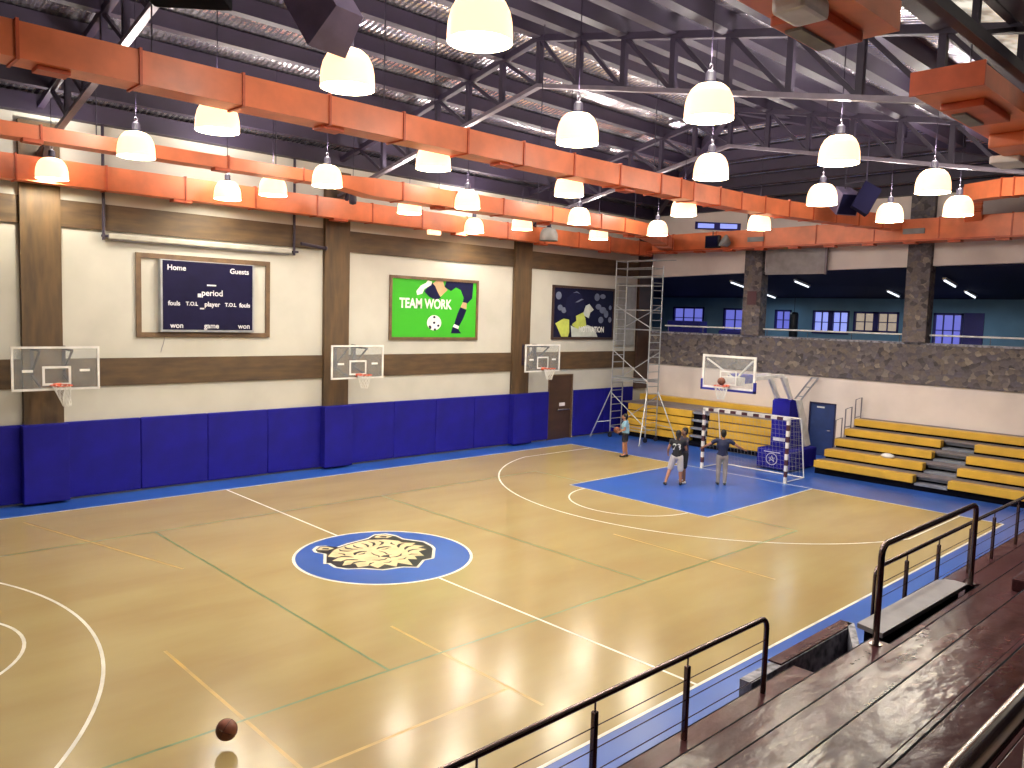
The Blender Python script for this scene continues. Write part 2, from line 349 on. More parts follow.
# roof sheet
rf = MB(); xr = XE+.3; yh = (xr-HX)*HK
def rp3(x, y): return (x, y, roofz(y, x))
rf.prism([rp3(XN-.3,0), rp3(HX,0), rp3(xr,yh), rp3(XN-.3,yh)], (0,0,.08))
rf.prism([rp3(XN-.3,0), rp3(HX,0), rp3(xr,-yh), rp3(xr,YN-.3), rp3(XN-.3,YN-.3)], (0,0,.08))
rf.prism([rp3(HX,0), rp3(xr,yh), rp3(xr,-yh)], (0,0,.08))
struct('ceiling', rf, 'foil')

# ------------------------------------------------------------------ doors
dr = MB(); dr.box((dx0+.05, YW+.02, 0), (dx1-.05, YW+.08, dz-.05)); d1 = struct('door_1', dr, 'door_wood')
f = MB(); f.box((dx0, YW-.03, 0), (dx0+.06, YW+.2, dz)); f.box((dx1-.06, YW-.03, 0), (dx1, YW+.2, dz)); f.box((dx0, YW-.03, dz-.06), (dx1, YW+.2, dz)); f.build('door_frame', 'frame_wood', d1)
b_ = MB(); b_.tube([(dx0+.55, YW-.06, 1.22), (dx1-.15, YW-.06, 1.22)], .025); b_.box((dx0+.58, YW-.07, 1.18), (dx0+.64, YW+.03, 1.27)); b_.box((dx1-.24, YW-.07, 1.18), (dx1-.18, YW+.03, 1.27)); b_.build('push_bar', 'stainless', d1)
MB().rbox((dx0+.72, YW, 1.36), (dx0+1.05, YW+.03, 1.5), .01).build('door_sign', 'letter_white', d1)
dr = MB(); dr.box((XE+.02, ey0+.04, 0), (XE+.08, ey1-.04, ed-.04)); d2 = struct('door_2', dr, 'door_blue')
f = MB(); f.box((XE-.03, ey0, 0), (XE+.2, ey0+.05, ed)); f.box((XE-.03, ey1-.05, 0), (XE+.2, ey1, ed)); f.box((XE-.03, ey0, ed-.05), (XE+.2, ey1, ed)); f.build('door_frame', 'pad_dark', d2)
MB().rbox((XE, .28, 1.84), (XE+.03, .58, 1.9), .008).build('door_sign', 'letter_white', d2)
MB().tube([(XE+.0, -.02, 1.0), (XE-.05, -.02, 1.0), (XE-.05, .08, 1.0)], .012).build('door_handle', 'stainless', d2)

# ------------------------------------------------------------------ wall pads
def pad(x0, x1, y, label, th=.1, side=False):
    m = MB(); m.rbox((x0+.006, y-th, .06), (x1-.006, y, 2.0), .03)
    t = m.build('wall_pad', 'pad_blue'); tag(t, label, 'wall pad', 'blue pads along the long wall'); return t
onm = ['first', 'second', 'third', 'fourth', 'fifth', 'sixth', 'seventh', 'eighth']
segs = [(-15.9, -4.62, 5, 'left of the leftmost timber post'), (-3.68, 3.6, 4, 'between the scoreboard posts'), (4.56, 11.75, 4, 'under the green football poster'), (12.75, 13.93, 1, 'just left of the wooden side door'), (15.45, 19.4, 2, 'right of the wooden side door')]
for a, b, n, wh in segs:
    for i in range(n):
        w_ = (b-a)/n
        lab = 'flat blue wall pad %s, %s from left' % (wh, onm[i]) if n > 1 else 'single narrow flat royal blue wall pad %s' % wh
        pad(a+i*w_, a+(i+1)*w_, YW-.005, lab)
for xc, wh in zip(PX, ('the leftmost timber post behind a hoop', 'the timber post right of the scoreboard', 'the timber post left of the side door')):
    pad(xc-.53, xc+.5, YW-.005, 'thick blue pad boxed around the foot of %s' % wh, .36)

# ------------------------------------------------------------------ framed panels on the long wall
def on_wall(y):
    return lambda x, z: (x, y, z)
# scoreboard frame and scoreboard
def frame(name, x0, x1, z0, z1, w_, y0, y1, m_, parent):
    m = MB(); m.box((x0, y0, z0), (x1, y1, z0+w_)); m.box((x0, y0, z1-w_), (x1, y1, z1)); m.box((x0, y0, z0+w_), (x0+w_, y1, z1-w_)); m.box((x1-w_, y0, z0+w_), (x1, y1, z1-w_))
    return m.build(name, m_, parent)
t = thing('timber_frame', (-.04, YW, 4.15), 'large empty timber frame on the white wall around the scoreboard', 'frame')
frame('moulding', -1.93, 1.85, 4.15, 6.38, .13, YW-.06, YW-.001, 'frame_wood', t)
sbx0, sbx1, sz0, sz1 = -1.3, 1.24, 4.36, 6.22
t = thing('scoreboard', ((sbx0+sbx1)/2, YW, sz0), 'navy scoreboard with small white words, inside the timber frame', 'scoreboard')
MB().rbox((sbx0, YW-.2, sz0), (sbx1, YW-.005, sz1), .015).build('panel', 'navy_panel', t)
frame('bezel', sbx0-.05, sbx1+.05, sz0-.06, sz1+.02, .06, YW-.19, YW-.002, 'aluminium', t)
yt = YW-.203
words = [('Home', -.93, 6.03, .2), ('Guests', .84, 6.02, .2), ('period', .05, 5.38, .23), ('fouls', -1.0, 5.07, .17), ('player', .05, 5.07, .18), ('fouls', 1.0, 5.07, .17),
         ('T.O.L', -.52, 5.07, .14), ('T.O.L', .58, 5.07, .14), ('won', -.93, 4.47, .2), ('game', .03, 4.47, .2), ('won', .98, 4.47, .2)]
for tx, x, z, sz in words:
    vs, fs = text_mb(tx, sz, lambda u, v, x=x, z=z: (x+u, yt, z+v), .004); MB().add(vs, fs).build('lettering', 'letter_white', t)
for q in (((-.1, yt-.002, 5.58), (.16, yt, 5.62)), ((-.36, yt-.002, 5.26), (-.26, yt, 5.36)), ((-.3, yt-.002, 4.93), (-.18, yt, 4.97))): MB().box(*q).build('indicator', 'letter_white', t)
cbl = MB(); cbl.tube([(-1.24+.05*sin(i*.9), YW-.01, 4.34-.12*i) for i in range(6)], .008); cbl.build('power_cable', 'grey_plastic', t)

# TEAM WORK poster
px0, px1, pz0, pz1 = 6.13, 10.05, 4.08, 6.25
t = thing('poster', ((px0+px1)/2, YW, pz0), 'framed green football poster reading TEAM WORK', 'poster')
frame('frame', px0, px1, pz0, pz1, .1, YW-.06, YW-.001, 'frame_wood', t)
def pmap(y, x0=px0, x1=px1, z0=pz0, z1=pz1):
    return lambda u, v: (x0+.1+(x1-x0-.2)*u, y, z1-.1-(z1-z0-.2)*v)
pm = MB(); pm.box((px0+.08, YW-.03, pz0+.08), (px1-.08, YW-.002, pz1-.08))
def lay(mb, i, y, pts, P):
    q = P(0, 0); mb.mat(i).poly([(P(a, b)[0], y, P(a, b)[2]) for a, b in pts])
P = pmap(0)
lay(pm, 1, YW-.032, [(.62,.0),(.96,.0),(.95,.28),(.90,.36),(.86,.42),(.83,.36),(.84,.28),(.80,.14),(.74,.1),(.68,.17),(.60,.1)], P)
lay(pm, 2, YW-.0325, [(.50,.0),(.58,.0),(.60,.1),(.64,.15),(.56,.27),(.50,.33),(.49,.16),(.46,.05)], P)
lay(pm, 1, YW-.033, [(.40,.12),(.44,.02),(.49,.1),(.52,.2),(.56,.3),(.49,.34),(.42,.29),(.36,.2)], P)
lay(pm, 3, YW-.0335, [(.27,.2),(.32,.1),(.38,.05),(.40,.0),(.45,.02),(.44,.08),(.36,.16),(.34,.24),(.28,.27)], P)
lay(pm, 2, YW-.0325, [(.83,.36),(.88,.37),(.88,.48),(.80,.46)], P)
lay(pm, 1, YW-.033, [(.80,.45),(.88,.5),(.84,.66),(.79,.8),(.73,.76),(.76,.6)], P)
lay(pm, 3, YW-.0335, [(.73,.76),(.79,.8),(.78,.85),(.71,.82)], P)
lay(pm, 1, YW-.034, [(.71,.81),(.78,.85),(.82,.93),(.69,.93)], P)
cx_, cz_ = .485, .745
lay(pm, 3, YW-.0335, [(cx_+.085*cos(a*pi/12), cz_+.135*sin(a*pi/12)) for a in range(24)], P)
for a, b in ((0, 0), (-.05,.07), (.05,.05), (0,-.1), (-.045,-.03+.12), (.01,.12)):
    lay(pm, 1, YW-.034, [(cx_+a+.016*cos(q*pi/3), cz_+b+.024*sin(q*pi/3)) for q in range(6)], P)
pm.build('print', ['green_print','print_navy','print_skin','print_white'], t)
vs, fs = text_mb('TEAM WORK', .46, lambda u, v: (px0+1.53+u, YW-.036, 5.32+v), .014, .82)
MB().add(vs, fs).build('lettering', 'print_white', t)
# second poster
qx0, qx1, qz0, qz1 = 14.0, 17.92, 4.1, 6.3
t = thing('poster', ((qx0+qx1)/2, YW, qz0), 'framed dark poster of a helmeted player with pale light spots', 'poster')
frame('frame', qx0, qx1, qz0, qz1, .1, YW-.06, YW-.001, 'door_wood', t)
P = pmap(0, qx0, qx1, qz0, qz1); pm = MB(); pm.box((qx0+.08, YW-.03, qz0+.08), (qx1-.08, YW-.002, qz1-.08))
def ell(cx, cy, rx, ry, n=18): return [(cx+rx*cos(2*pi*i/n), cy+ry*sin(2*pi*i/n)) for i in range(n)]
for e_ in ((.07,.16,.045,.08),(.1,.4,.04,.06),(.16,.45,.04,.06),(.71,.15,.045,.08),(.81,.13,.05,.05),(.74,.35,.05,.06),(.82,.42,.06,.07),(.88,.5,.04,.08),(.79,.63,.045,.07),(.95,.62,.03,.06),(.95,.36,.025,.05)):
    lay(pm, 1, YW-.0318, ell(*e_), P)
lay(pm, 2, YW-.0322, [(.2,.2),(.3,.08),(.4,.07),(.46,.16),(.5,.3),(.48,.42),(.36,.55),(.22,.56),(.18,.4)], P)
lay(pm, 1, YW-.0324, [(.3,.09),(.36,.05),(.42,.1),(.36,.08)], P); lay(pm, 1, YW-.0324, [(.34,.28),(.44,.2),(.48,.21),(.38,.28)], P)
lay(pm, 3, YW-.0326, [(.48,.5),(.52,.34),(.58,.3),(.66,.42),(.6,.48),(.58,.6),(.5,.55)], P)
lay(pm, 4, YW-.0328, [(.03,.72),(.16,.62),(.25,.64),(.26,.9),(.24,.99),(.13,.99),(.1,.9)], P)
lay(pm, 4, YW-.0328, [(.36,.56),(.48,.48),(.52,.6),(.54,.75),(.4,.85),(.3,.75)], P)
lay(pm, 5, YW-.033, [(.28,.76),(.4,.83),(.56,.74),(.68,.8),(.74,.99),(.3,.99)], P)
lay(pm, 2, YW-.0332, [(.28,.55),(.36,.56),(.37,.66),(.31,.72),(.27,.66)], P)
pm.build('print', ['dark_print','print_grey','print_mid','print_pale','print_yellow','print_pale'], t)
vs, fs = text_mb('MOTIVATION', .33, lambda u, v: (qx0+2.45+u, YW-.0345, qz0+.42+v), .008, .8)
MB().add(vs, fs).build('lettering', 'print_white', t)
# grey panel beside it
tag(MB().rbox((18.05, YW-.12, 3.85), (19.3, YW-.002, 6.55), .02).build('wall_panel', 'panel_grey'), 'tall plain grey panel on the wall behind the scaffold tower', 'panel')

# rolled-up projection screen with its black hangers
mat('screen_case', (176, 172, 160), .6)
t = thing('projection_screen', (0, 8.7, 6.7), 'long white rolled-up projection screen case above the scoreboard', 'projector screen')
MB().rbox((-2.62, 8.63, 6.66), (2.5, 8.77, 6.8), .03).build('case', 'screen_case', t)
MB().tube([(-2.55, 8.7, 6.64), (2.43, 8.7, 6.64)], .018).build('bottom_bar', 'grey_plastic', t)
for x in (-2.72, 2.6):
    m = MB(); m.tube([(x, 8.7, 6.62), (x, 8.7, 9.47)], .04); m.box((x-.05, 8.65, 6.7), (x+.12, 8.75, 6.76)); m.build('hanger', 'steel_dark', t)
m = MB(); m.tube([(2.72, 8.5, 6.98), (3.5, 8.5, 6.9)], .05); m.ball((3.55, 8.5, 6.9), .07)
tag(m.build('wall_bracket', 'steel_dark'), 'short dark arm on the wall band beside the timber post', 'bracket')

# ------------------------------------------------------------------ hoops
def rim_mb(c, r=.23):
    m = MB(); m.tube([(c[0]+r*cos(a*pi/12), c[1]+r*sin(a*pi/12), c[2]) for a in range(25)], .012, 6, False); return m
def net_mb(c, r=.225, h=.42, twist=0, dx=0, dy=0):
    m = MB(); n = 10
    for s in (1, -1):
        for kk in range(n):
            pts = []
            for i in range(7):
                f_ = i/6; a = 2*pi*kk/n + s*f_*1.5; rr = r*(1-.55*f_**.8)
                pts.append((c[0]+rr*cos(a)+dx*f_, c[1]+rr*sin(a)+dy*f_, c[2]-h*f_))
            m.tube(pts, .007, 4)
    return m
def wall_hoop(xc, label, twist=False):
    y = 7.9; x0, x1, z0, z1 = xc-.95, xc+.95, 2.9, 3.95
    t = thing('wall_hoop', (xc, YW, 2.9), label, 'basketball hoop', 'hoops fixed along the long wall')
    bb = MB().box((x0+.03, y-.005, z0+.03), (x1-.03, y+.007, z1-.03)).build('backboard', 'glass_board', t)
    frame('border', x0, x1, z0, z1, .05, y-.02, y+.02, 'white_metal', t)
    frame('target_square', xc-.31, xc+.31, z0+.12, z0+.58, .055, y-.012, y-.008, 'white_metal', bb)
    m = MB(); m.rbox((xc-.73, y-.012, z0+.44), (xc-.5, y-.008, z0+.5), .002); m.build('board_mark', 'white_metal', bb); m = MB(); m.rbox((xc+.5, y-.012, z0+.44), (xc+.73, y-.008, z0+.5), .002); m.build('board_mark', 'white_metal', bb)
    m = MB()
    for sx in (-.35, .35):
        m.beam((xc+sx, y+.02, z1-.1), (xc+sx, YW-.16, z1-.1), .05, .05); m.beam((xc+sx, y+.02, z1-.1), (xc+sx, YW-.16, z1-.65), .04, .04); m.beam((xc+sx, y+.02, z0+.1), (xc+sx, YW-.16, z0+.3), .05, .05)
        m.box((xc+sx-.04, YW-.16, z0+.2), (xc+sx+.04, YW-.001, z1-.02))
    m.build('bracket', 'steel_dark', t)
    c = (xc, y-.38, 3.05)
    rm = rim_mb(c); rm.box((xc-.08, y-.16, 2.98), (xc+.08, y-.012, 3.07)); rm = rm.build('rim', 'rim_orange', t, True)
    net_mb(c, dx=.12 if twist else 0, h=.5 if twist else .42, r=.2 if twist else .225).build('net', 'net_white', rm)
wall_hoop(-4.05, 'glass wall hoop with a twisted net at the leftmost timber post', True)
wall_hoop(4.38, 'glass wall hoop on the post between the scoreboard and green poster')
wall_hoop(12.66, 'glass wall hoop beside the wooden side door')

# portable hoop
hy = -.08
t = thing('portable_hoop', (16.6, hy, 0), 'blue padded portable basketball hoop behind the striped goal', 'basketball hoop')
m = MB(); m.rbox((15.95, hy-.62, .04), (17.9, hy+.62, .72), .05); m.build('base', 'pad_blue', t)
m = MB(); m.prism([(16.3, hy-.32, .7),(16.3, hy-.32, 2.35),(16.45, hy-.32, 2.45),(16.7, hy-.32, 2.4),(17.5, hy-.32, .7)], (0, .64, 0)); m.build('mast_pad', 'pad_blue', t)
m = MB()
for s in (-.25, .25):
    m.beam((16.62, hy+s, 2.3), (15.75, hy+s, 3.28), .1, .14)
    m.beam((15.75, hy+s, 3.28), (13.25, hy+s*.9, 3.22), .09, .12); m.beam((17.7, hy+s, .6), (16.0, hy+s, 3.2), .07, .1)
m.prism([(16.75, hy-.35, 2.4),(17.1, hy-.35, 2.4),(17.95, hy-.35, .75),(17.55, hy-.35, .7)], (0, .7, 0))
m.build('boom', 'white_metal', t)
bx = 12.8; by0, by1 = hy-.94, hy+.94
def frame_x(name, x0, x1, y0, y1, z0, z1, w_, mm, parent):
    m = MB(); m.box((x0, y0, z0), (x1, y1, z0+w_)); m.box((x0, y0, z1-w_), (x1, y1, z1)); m.box((x0, y0, z0+w_), (x1, y0+w_, z1-w_)); m.box((x0, y1-w_, z0+w_), (x1, y1, z1-w_)); return m.build(name, mm, parent)
bb = MB().box((bx-.006, by0+.03, 2.93), (bx+.006, by1-.03, 3.95)).build('backboard', 'glass_board', t)
frame_x('border', bx-.025, bx+.025, by0, by1, 2.92, 3.98, .07, 'white_metal', t)
frame_x('target_square', bx-.012, bx-.008, hy-.3, hy+.3, 3.05, 3.5, .045, 'white_metal', bb)
m = MB(); m.box((bx-.05, by0-.02, 2.86), (bx+.05, by1+.02, 2.93)); m.box((bx-.05, by0-.02, 2.86), (bx+.05, by0+.04, 3.2)); m.box((bx-.05, by1-.04, 2.86), (bx+.05, by1+.02, 3.2)); m.build('edge_padding', 'hoop_blue', t)
m = MB(); m.beam((13.25, hy, 3.22), (bx+.03, by0+.12, 3.86), .05, .05); m.beam((13.25, hy, 3.22), (bx+.03, by1-.12, 3.86), .05, .05); m.box((bx+.02, hy-.3, 3.05), (13.3, hy+.3, 3.3)); m.build('board_bracket', 'white_metal', t)
m = MB(); m.rbox((13.3, hy-.33, 3.1), (13.8, hy+.33, 3.38), .04); m.build('joint_cover', 'hoop_blue', t)
c4 = (bx-.38, hy, 3.05); rm = rim_mb(c4); rm.box((bx-.16, hy-.08, 2.98), (bx-.03, hy+.08, 3.07)); rm = rm.build('rim', 'rim_orange', t, True)
net_mb(c4).build('net', 'net_white', rm)
m = MB()      # round crest and word mark on the padding
ring = [(15.945, hy+.05+.2*cos(a*pi/12), .38+.2*sin(a*pi/12)) for a in range(25)]
m.tube(ring, .012, 6, False); m.tube([(15.945, hy+.05-.09, .3), (15.945, hy+.05, .5), (15.945, hy+.05+.09, .3), (15.945, hy+.05-.12, .43), (15.945, hy+.05+.12, .43), (15.945, hy+.05-.09, .3)], .012, 6)
m.tube([(15.945, hy-.25, .62), (15.945, hy+.35, .62)], .014, 5)
m.build('crest', 'letter_white', t)
MB().rbox((16.285, hy-.22, .98), (16.299, hy+.22, 1.1), .005).build('pale_strip', 'letter_white', t)
# shelf rack seen just behind it
t = thing('ladder_rack', (19.6, .75, 1.6), 'small leaning grey metal rack behind the portable hoop by the wall', 'rack')
m = MB()
for s in (.2, .45): m.beam((19.3, .95+s, 1.55), (20.2, .3+s, 3.0), .05, .05)
for i in range(5): m.beam((19.3+.225*i, 1.15-.16*i, 1.55+.36*i), (19.3+.225*i, 1.4-.16*i, 1.55+.36*i), .04, .04)
m.build('rails', 'grey_plastic', t)
m = MB(); m.beam((19.3, 1.17, 0.9), (19.3, 1.17, 1.6), .05, .05); m.beam((19.3, 1.4, 0.9), (19.3, 1.4, 1.6), .05, .05); m.build('leg', 'grey_plastic', t)

# handball goal
gx, gy0, gy1 = 14.2, -1.46, 1.60
t = thing('handball_goal', (gx, .07, 0), 'red and white banded handball goal on the baseline', 'goal')
def banded(a, b, n, name):
    a, b = Vector(a), Vector(b); m = MB()
    for i in range(n):
        m.mat(i % 2); m.beam(a+(b-a)*i/n, a+(b-a)*(i+1)/n, .09, .09)
    m.build(name, ['white_metal', 'maroon'], t)
banded((gx, gy0, 0.01), (gx, gy0, 2.04), 11, 'goal_post'); banded((gx, gy1, 0.01), (gx, gy1, 2.04), 11, 'goal_post'); banded((gx, gy1+.04, 2.04), (gx, gy0-.04, 2.04), 15, 'crossbar')
for y_ in (gy0, gy1):
    m = MB(); m.tube([(gx, y_, 2.04), (gx+.85, y_, 2.0), (gx+1.25, y_, .03), (gx, y_, .03)], .022); m.build('side_frame', 'white_metal', t)
m = MB(); m.tube([(gx+1.25, gy0, .03), (gx+1.25, gy1, .03)], .022); m.tube([(gx+.85, gy0, 2.0), (gx+.85, gy1, 2.0)], .018); m.build('back_bar', 'white_metal', t)
m = MB()
def netpt(u, v): return (gx+.85+.4*v, gy0+(gy1-gy0)*u, 2.0-1.95*v)
for i in range(24): m.tube([netpt(i/23, 0), netpt(i/23, .5), netpt(i/23, 1)], .0035, 3)
for j in range(14): m.tube([netpt(0, j/13), netpt(1, j/13)], .0035, 3)
for y_ in (gy0, gy1):
    for j in range(10):
        f_ = j/9; m.tube([(gx, y_, 2.0*(1-f_)+.05), (gx+.85+.4*f_, y_, 2.0-1.95*f_)], .0035, 3)
    for j in range(1, 5): m.tube([(gx+.85*j/5, y_, 2.0), (gx+1.2*j/5, y_, .05)], .0035, 3)
tag(m.build('net', 'grey_plastic', t), kind='stuff')

# ------------------------------------------------------------------ bleachers
def board(m, x, y0, y1, z, h=.24, d=.32): m.rbox((x, y0, z-h), (x+d, y1, z), .02)
t = thing('bleachers', (17.5, -5, 0), 'opened yellow retractable bleachers right of the blue door', 'bleachers')
XB = 16.6
ly, ay0, ay1, ry = -1.22, -4.42, -5.42, -9.1
for i in range(5):
    x = XB+.75*i; z = .46+.3*i
    if i < 4:
        m = MB(); board(m, x, ay0-.08*i*0, ly-.0, z); m.build('seat_board', 'yellow_seat', t); m = MB(); board(m, x, ry, ay1, z); m.build('seat_board', 'yellow_seat', t)
    else:
        m = MB(); board(m, x, ry, ly, z); m.build('seat_board', 'yellow_seat', t)
    m = MB(); m.box((x+.3, ry, z-.06), (min(x+.86, XE-.01), ly, z-.01)); m.build('footboard', 'tread_grey', t)
    if i < 4:
        m = MB(); m.box((x+.06, ay1+.03, z-.3), (x+.5, ay0-.03, z-.24)); m.box((x+.42, ay1+.03, z-.16), (x+.8, ay0-.03, z-.06)); m.build('aisle_step', 'step_grey', t)
    m = MB(); m.box((x+.12, ry, .0 if i == 0 else z-.42), (x+.3, ly, z-.25)); m.build('riser', 'bleacher_black', t)
m = MB(); m.prism([(XB+.15, ly-.02, 0), (XB+.15, ly-.02, .22), (20.35, ly-.02, 1.45), (20.35, ly-.02, 0)], (0, -.06, 0)); m.prism([(XB+.15, ry+.1, 0), (XB+.15, ry+.1, .22), (20.35, ry+.1, 1.45), (20.35, ry+.1, 0)], (0, -.06, 0)); m.build('side_panel', 'bleacher_black', t)
for x, z in ((18.2, .75), (18.95, 1.1), (19.75, 1.4)):
    m = MB(); m.tube([(x, ly+.04, z-.4), (x, ly+.04, z+.95), (x+.5, ly+.04, z+1.0), (x+.5, ly+.04, z-.2)], .022); m.tube([(x, ly+.04, z+.3), (x+.5, ly+.04, z+.3)], .016); m.build('end_rail', 'steel_grey', t)
# small white bag
import mathutils
m = MB(); cx, cy, cz = 17.5, -3.27, .762
for i, (r_, h_) in enumerate(((.15, .0), (.19, .05), (.16, .11), (.08, .15), (.02, .16))): pass
m.lathe([(0.01, 0), (.13, .0), (.17, .05), (.14, .1), (.06, .14), (.004, .15)], (cx, cy, cz), 14)
m.v = [(q[0]+.02*sin(9*q[1]+q[2]*30), q[1]*1.0+.35*(q[1]-cy)+.02*cos(11*q[0]), q[2]) for q in m.v]
tag(m.build('white_bag', 'white_metal', None, True), 'small crumpled white bag left on a yellow bleacher seat', 'bag')
# folded bleachers
t = thing('bleachers', (18.9, 4.8, 0), 'folded yellow bleachers behind the scaffold tower and goal', 'bleachers')
XF = 17.85; fy0, fa1, fa0, fy1 = 1.05, 3.8, 4.62, 7.85
for i in range(4):
    z = .44+.31*i
    for a, b in ((fy0, fa1), (fa0, fy1)):
        m = MB(); m.rbox((XF+.05*i, a, z-.2-.02), (XF+.05*i+.3, b, z+.045), .02); m.build('seat_board', 'yellow_seat', t)
    m = MB(); m.box((XF+.06+.05*i, fa1, z-.06), (XF+.5, fa0, z+.02)); m.build('aisle_step', 'step_grey', t)
m = MB(); m.box((XF+.3, fy0+.02, .0), (19.7, fy1-.02, 1.3)); m.box((XF+.1, fy0+.02, .02), (XF+.35, fy1-.02, .2)); m.build('undercarriage', 'bleacher_black', t)
m = MB(); m.box((XF+.25, fy0, 1.42), (19.9, fy1+.4, 1.46)); m.box((XF+.25, fa1, 1.46), (19.0, fa0, 1.49)); m.build('footboard', 'tread_grey', t)
m = MB(); m.rbox((19.85, fy0, 1.4), (20.25, 8.65, 1.67), .02); m.build('seat_board', 'yellow_seat', t)
m = MB(); m.box((19.9, fy0, 0), (20.2, 8.6, 1.4)); m.build('back_frame', 'bleacher_black', t)

# ------------------------------------------------------------------ scaffold tower
sx0, sx1, sy0, sy1 = 16.95, 17.68, 6.1, 7.95; ST = 7.45
t = thing('scaffold_tower', ((sx0+sx1)/2, (sy0+sy1)/2, 0), 'tall aluminium scaffold tower on castors in the corner', 'scaffold')
for y in (sy0, sy1):
    m = MB()
    top = ST if y == sy1 else 7.2
    for x in (sx0, sx1): m.tube([(x, y, .22), (x, y, top)], .026)
    z = .5
    while z < top: m.tube([(x0_, y, z) for x0_ in (sx0, sx1)], .018, 6); z += .3
    m.build('ladder_frame', 'aluminium', t)
for x in (sx0, sx1):
    for y in (sy0, sy1):
        m = MB(); m.tube([(x-.03, y, .1), (x+.03, y, .1)], .095, 14); m.tube([(x, y, .12), (x, y, .24)], .03); m.build('castor', 'black_plastic', t)
for z in (.45, 2.45, 4.6, 5.4, 6.4, 6.75, 7.1):
    for x in (sx0, sx1): m = MB(); m.tube([(x, sy0, z), (x, sy1, z)], .02, 6); m.build('brace', 'aluminium', t)
for a, b in (((sx0, sy1, 3.7), (sx0, sy0, 2.5)), ((sx1, sy0, 3.7), (sx1, sy1, 2.6)), ((sx0, sy1, 1.9), (sx0, sy0, .6)), ((sx0, sy1, 5.6), (sx0, sy0, 4.7)), ((sx1, sy1, 4.7), (sx1, sy0, 5.6)), ((sx1, sy1, .6), (sx1, sy0, 1.9))):
    m = MB(); m.tube([a, b], .02, 6); m.build('brace', 'aluminium', t)
m = MB(); m.box((sx0+.03, sy0, 2.5), (sx1-.03, sy1, 2.56)); m.build('platform', 'aluminium', t)
for a, b in (((sx0, sy1, 2.05), (sx0-.55, sy1+.6, .03)), ((sx0, sy0, 2.1), (sx0-.9, sy0-.4, .03)), ((sx1, sy0, 2.1), (sx1+.1, sy0-1.0, .03)), ):
    m = MB(); m.tube([a, b], .024, 6); m.tube([(b[0], b[1], .005), (b[0], b[1], .035)], .05); c_ = Vector(a).lerp(Vector(b), .7); m.tube([(a[0], a[1], .7), tuple(c_)], .015, 6); m.build('outrigger', 'aluminium', t)
m = MB(); m.tube([(sx0, sy0-.2, ST-.05), (sx0, sy1, ST-.05)], .02, 6); m.tube([(sx1, sy0-.6, ST-.02), (sx1, sy1, ST-.02)], .02, 6); m.build('top_rail', 'aluminium', t)

# ------------------------------------------------------------------ upstairs room behind the end wall
RX = 28.2; RZ0 = 3.95
m = MB(); m.box((ex, YN, RZ0-.1), (RX, 16, RZ0)); struct('floor_upstairs', m, 'room_floor')
m = MB(); m.prism([(ex, YN, 7.25), (ex, 16, 7.0), (RX, 16, 6.3), (RX, YN, 6.3)], (0, 0, .1)); struct('ceiling_upstairs', m, 'room_ceiling')
m = MB(); m.box((ex, 16, RZ0), (RX, 16.2, 7.4)); struct('wall_upstairs_left', m, 'room_wall')
m = MB(); m.box((ex, YN-.2, RZ0), (RX, YN, 7.4)); struct('wall_upstairs_right', m, 'room_wall')
m = MB(); m.box((ex, YW+.25, 0), (ex+.01, 16, RZ0)); m.box((XE, YW+.25, ZS), (ex, 16, 9)); struct('wall_upstairs_front', m, 'room_wall')
wins = [(10.9, 12.9, 4.6, 5.78, 'window_violet', 3), (8.35, 9.7, 4.55, 5.75, 'window_violet', 2), (5.85, 6.75, 4.7, 5.72, 'window_violet', 2), (2.95, 4.75, 4.6, 5.72, 'window_pale', 4), (.7, 2.75, 4.75, 5.7, 'window_warm', 4), (-1.95, -.75, 4.2, 5.7, 'window_violet', 3)]
m = MB(); ys = sorted(wins, key=lambda q: q[0]); yy = YN
for a, b, z0, z1, _, _ in ys:
    m.box((RX, yy, RZ0), (RX+.2, a, 6.6)); m.box((RX, a, RZ0), (RX+.2, b, z0)); m.box((RX, a, z1), (RX+.2, b, 6.6)); yy = b
m.box((RX, yy, RZ0), (RX+.2, 16, 6.6)); struct('wall_upstairs_back', m, 'room_wall')
for i, (a, b, z0, z1, mm, nc) in enumerate(wins):
    m = MB(); wd = .09
    m.box((RX-.04, a, z0), (RX+.12, b, z0+wd)); m.box((RX-.04, a, z1-wd), (RX+.12, b, z1)); m.box((RX-.04, a, z0), (RX+.12, a+wd, z1)); m.box((RX-.04, b-wd, z0), (RX+.12, b, z1))
    if nc >= 4: m.box((RX-.04, (a+b)/2-.12, z0), (RX+.12, (a+b)/2+.12, z1))
    for j in range(1, nc): y_ = a+(b-a)*j/nc; m.box((RX, y_-.02, z0), (RX+.08, y_+.02, z1))
    m.box((RX, a, (z0+z1)/2-.02), (RX+.08, b, (z0+z1)/2+.02))
    wo = struct('window_%d' % (i+1), m, 'frame_blue')
    MB().box((RX+.1, a+.02, z0+.02), (RX+.13, b-.02, z1-.02)).build('pane', mm, wo)
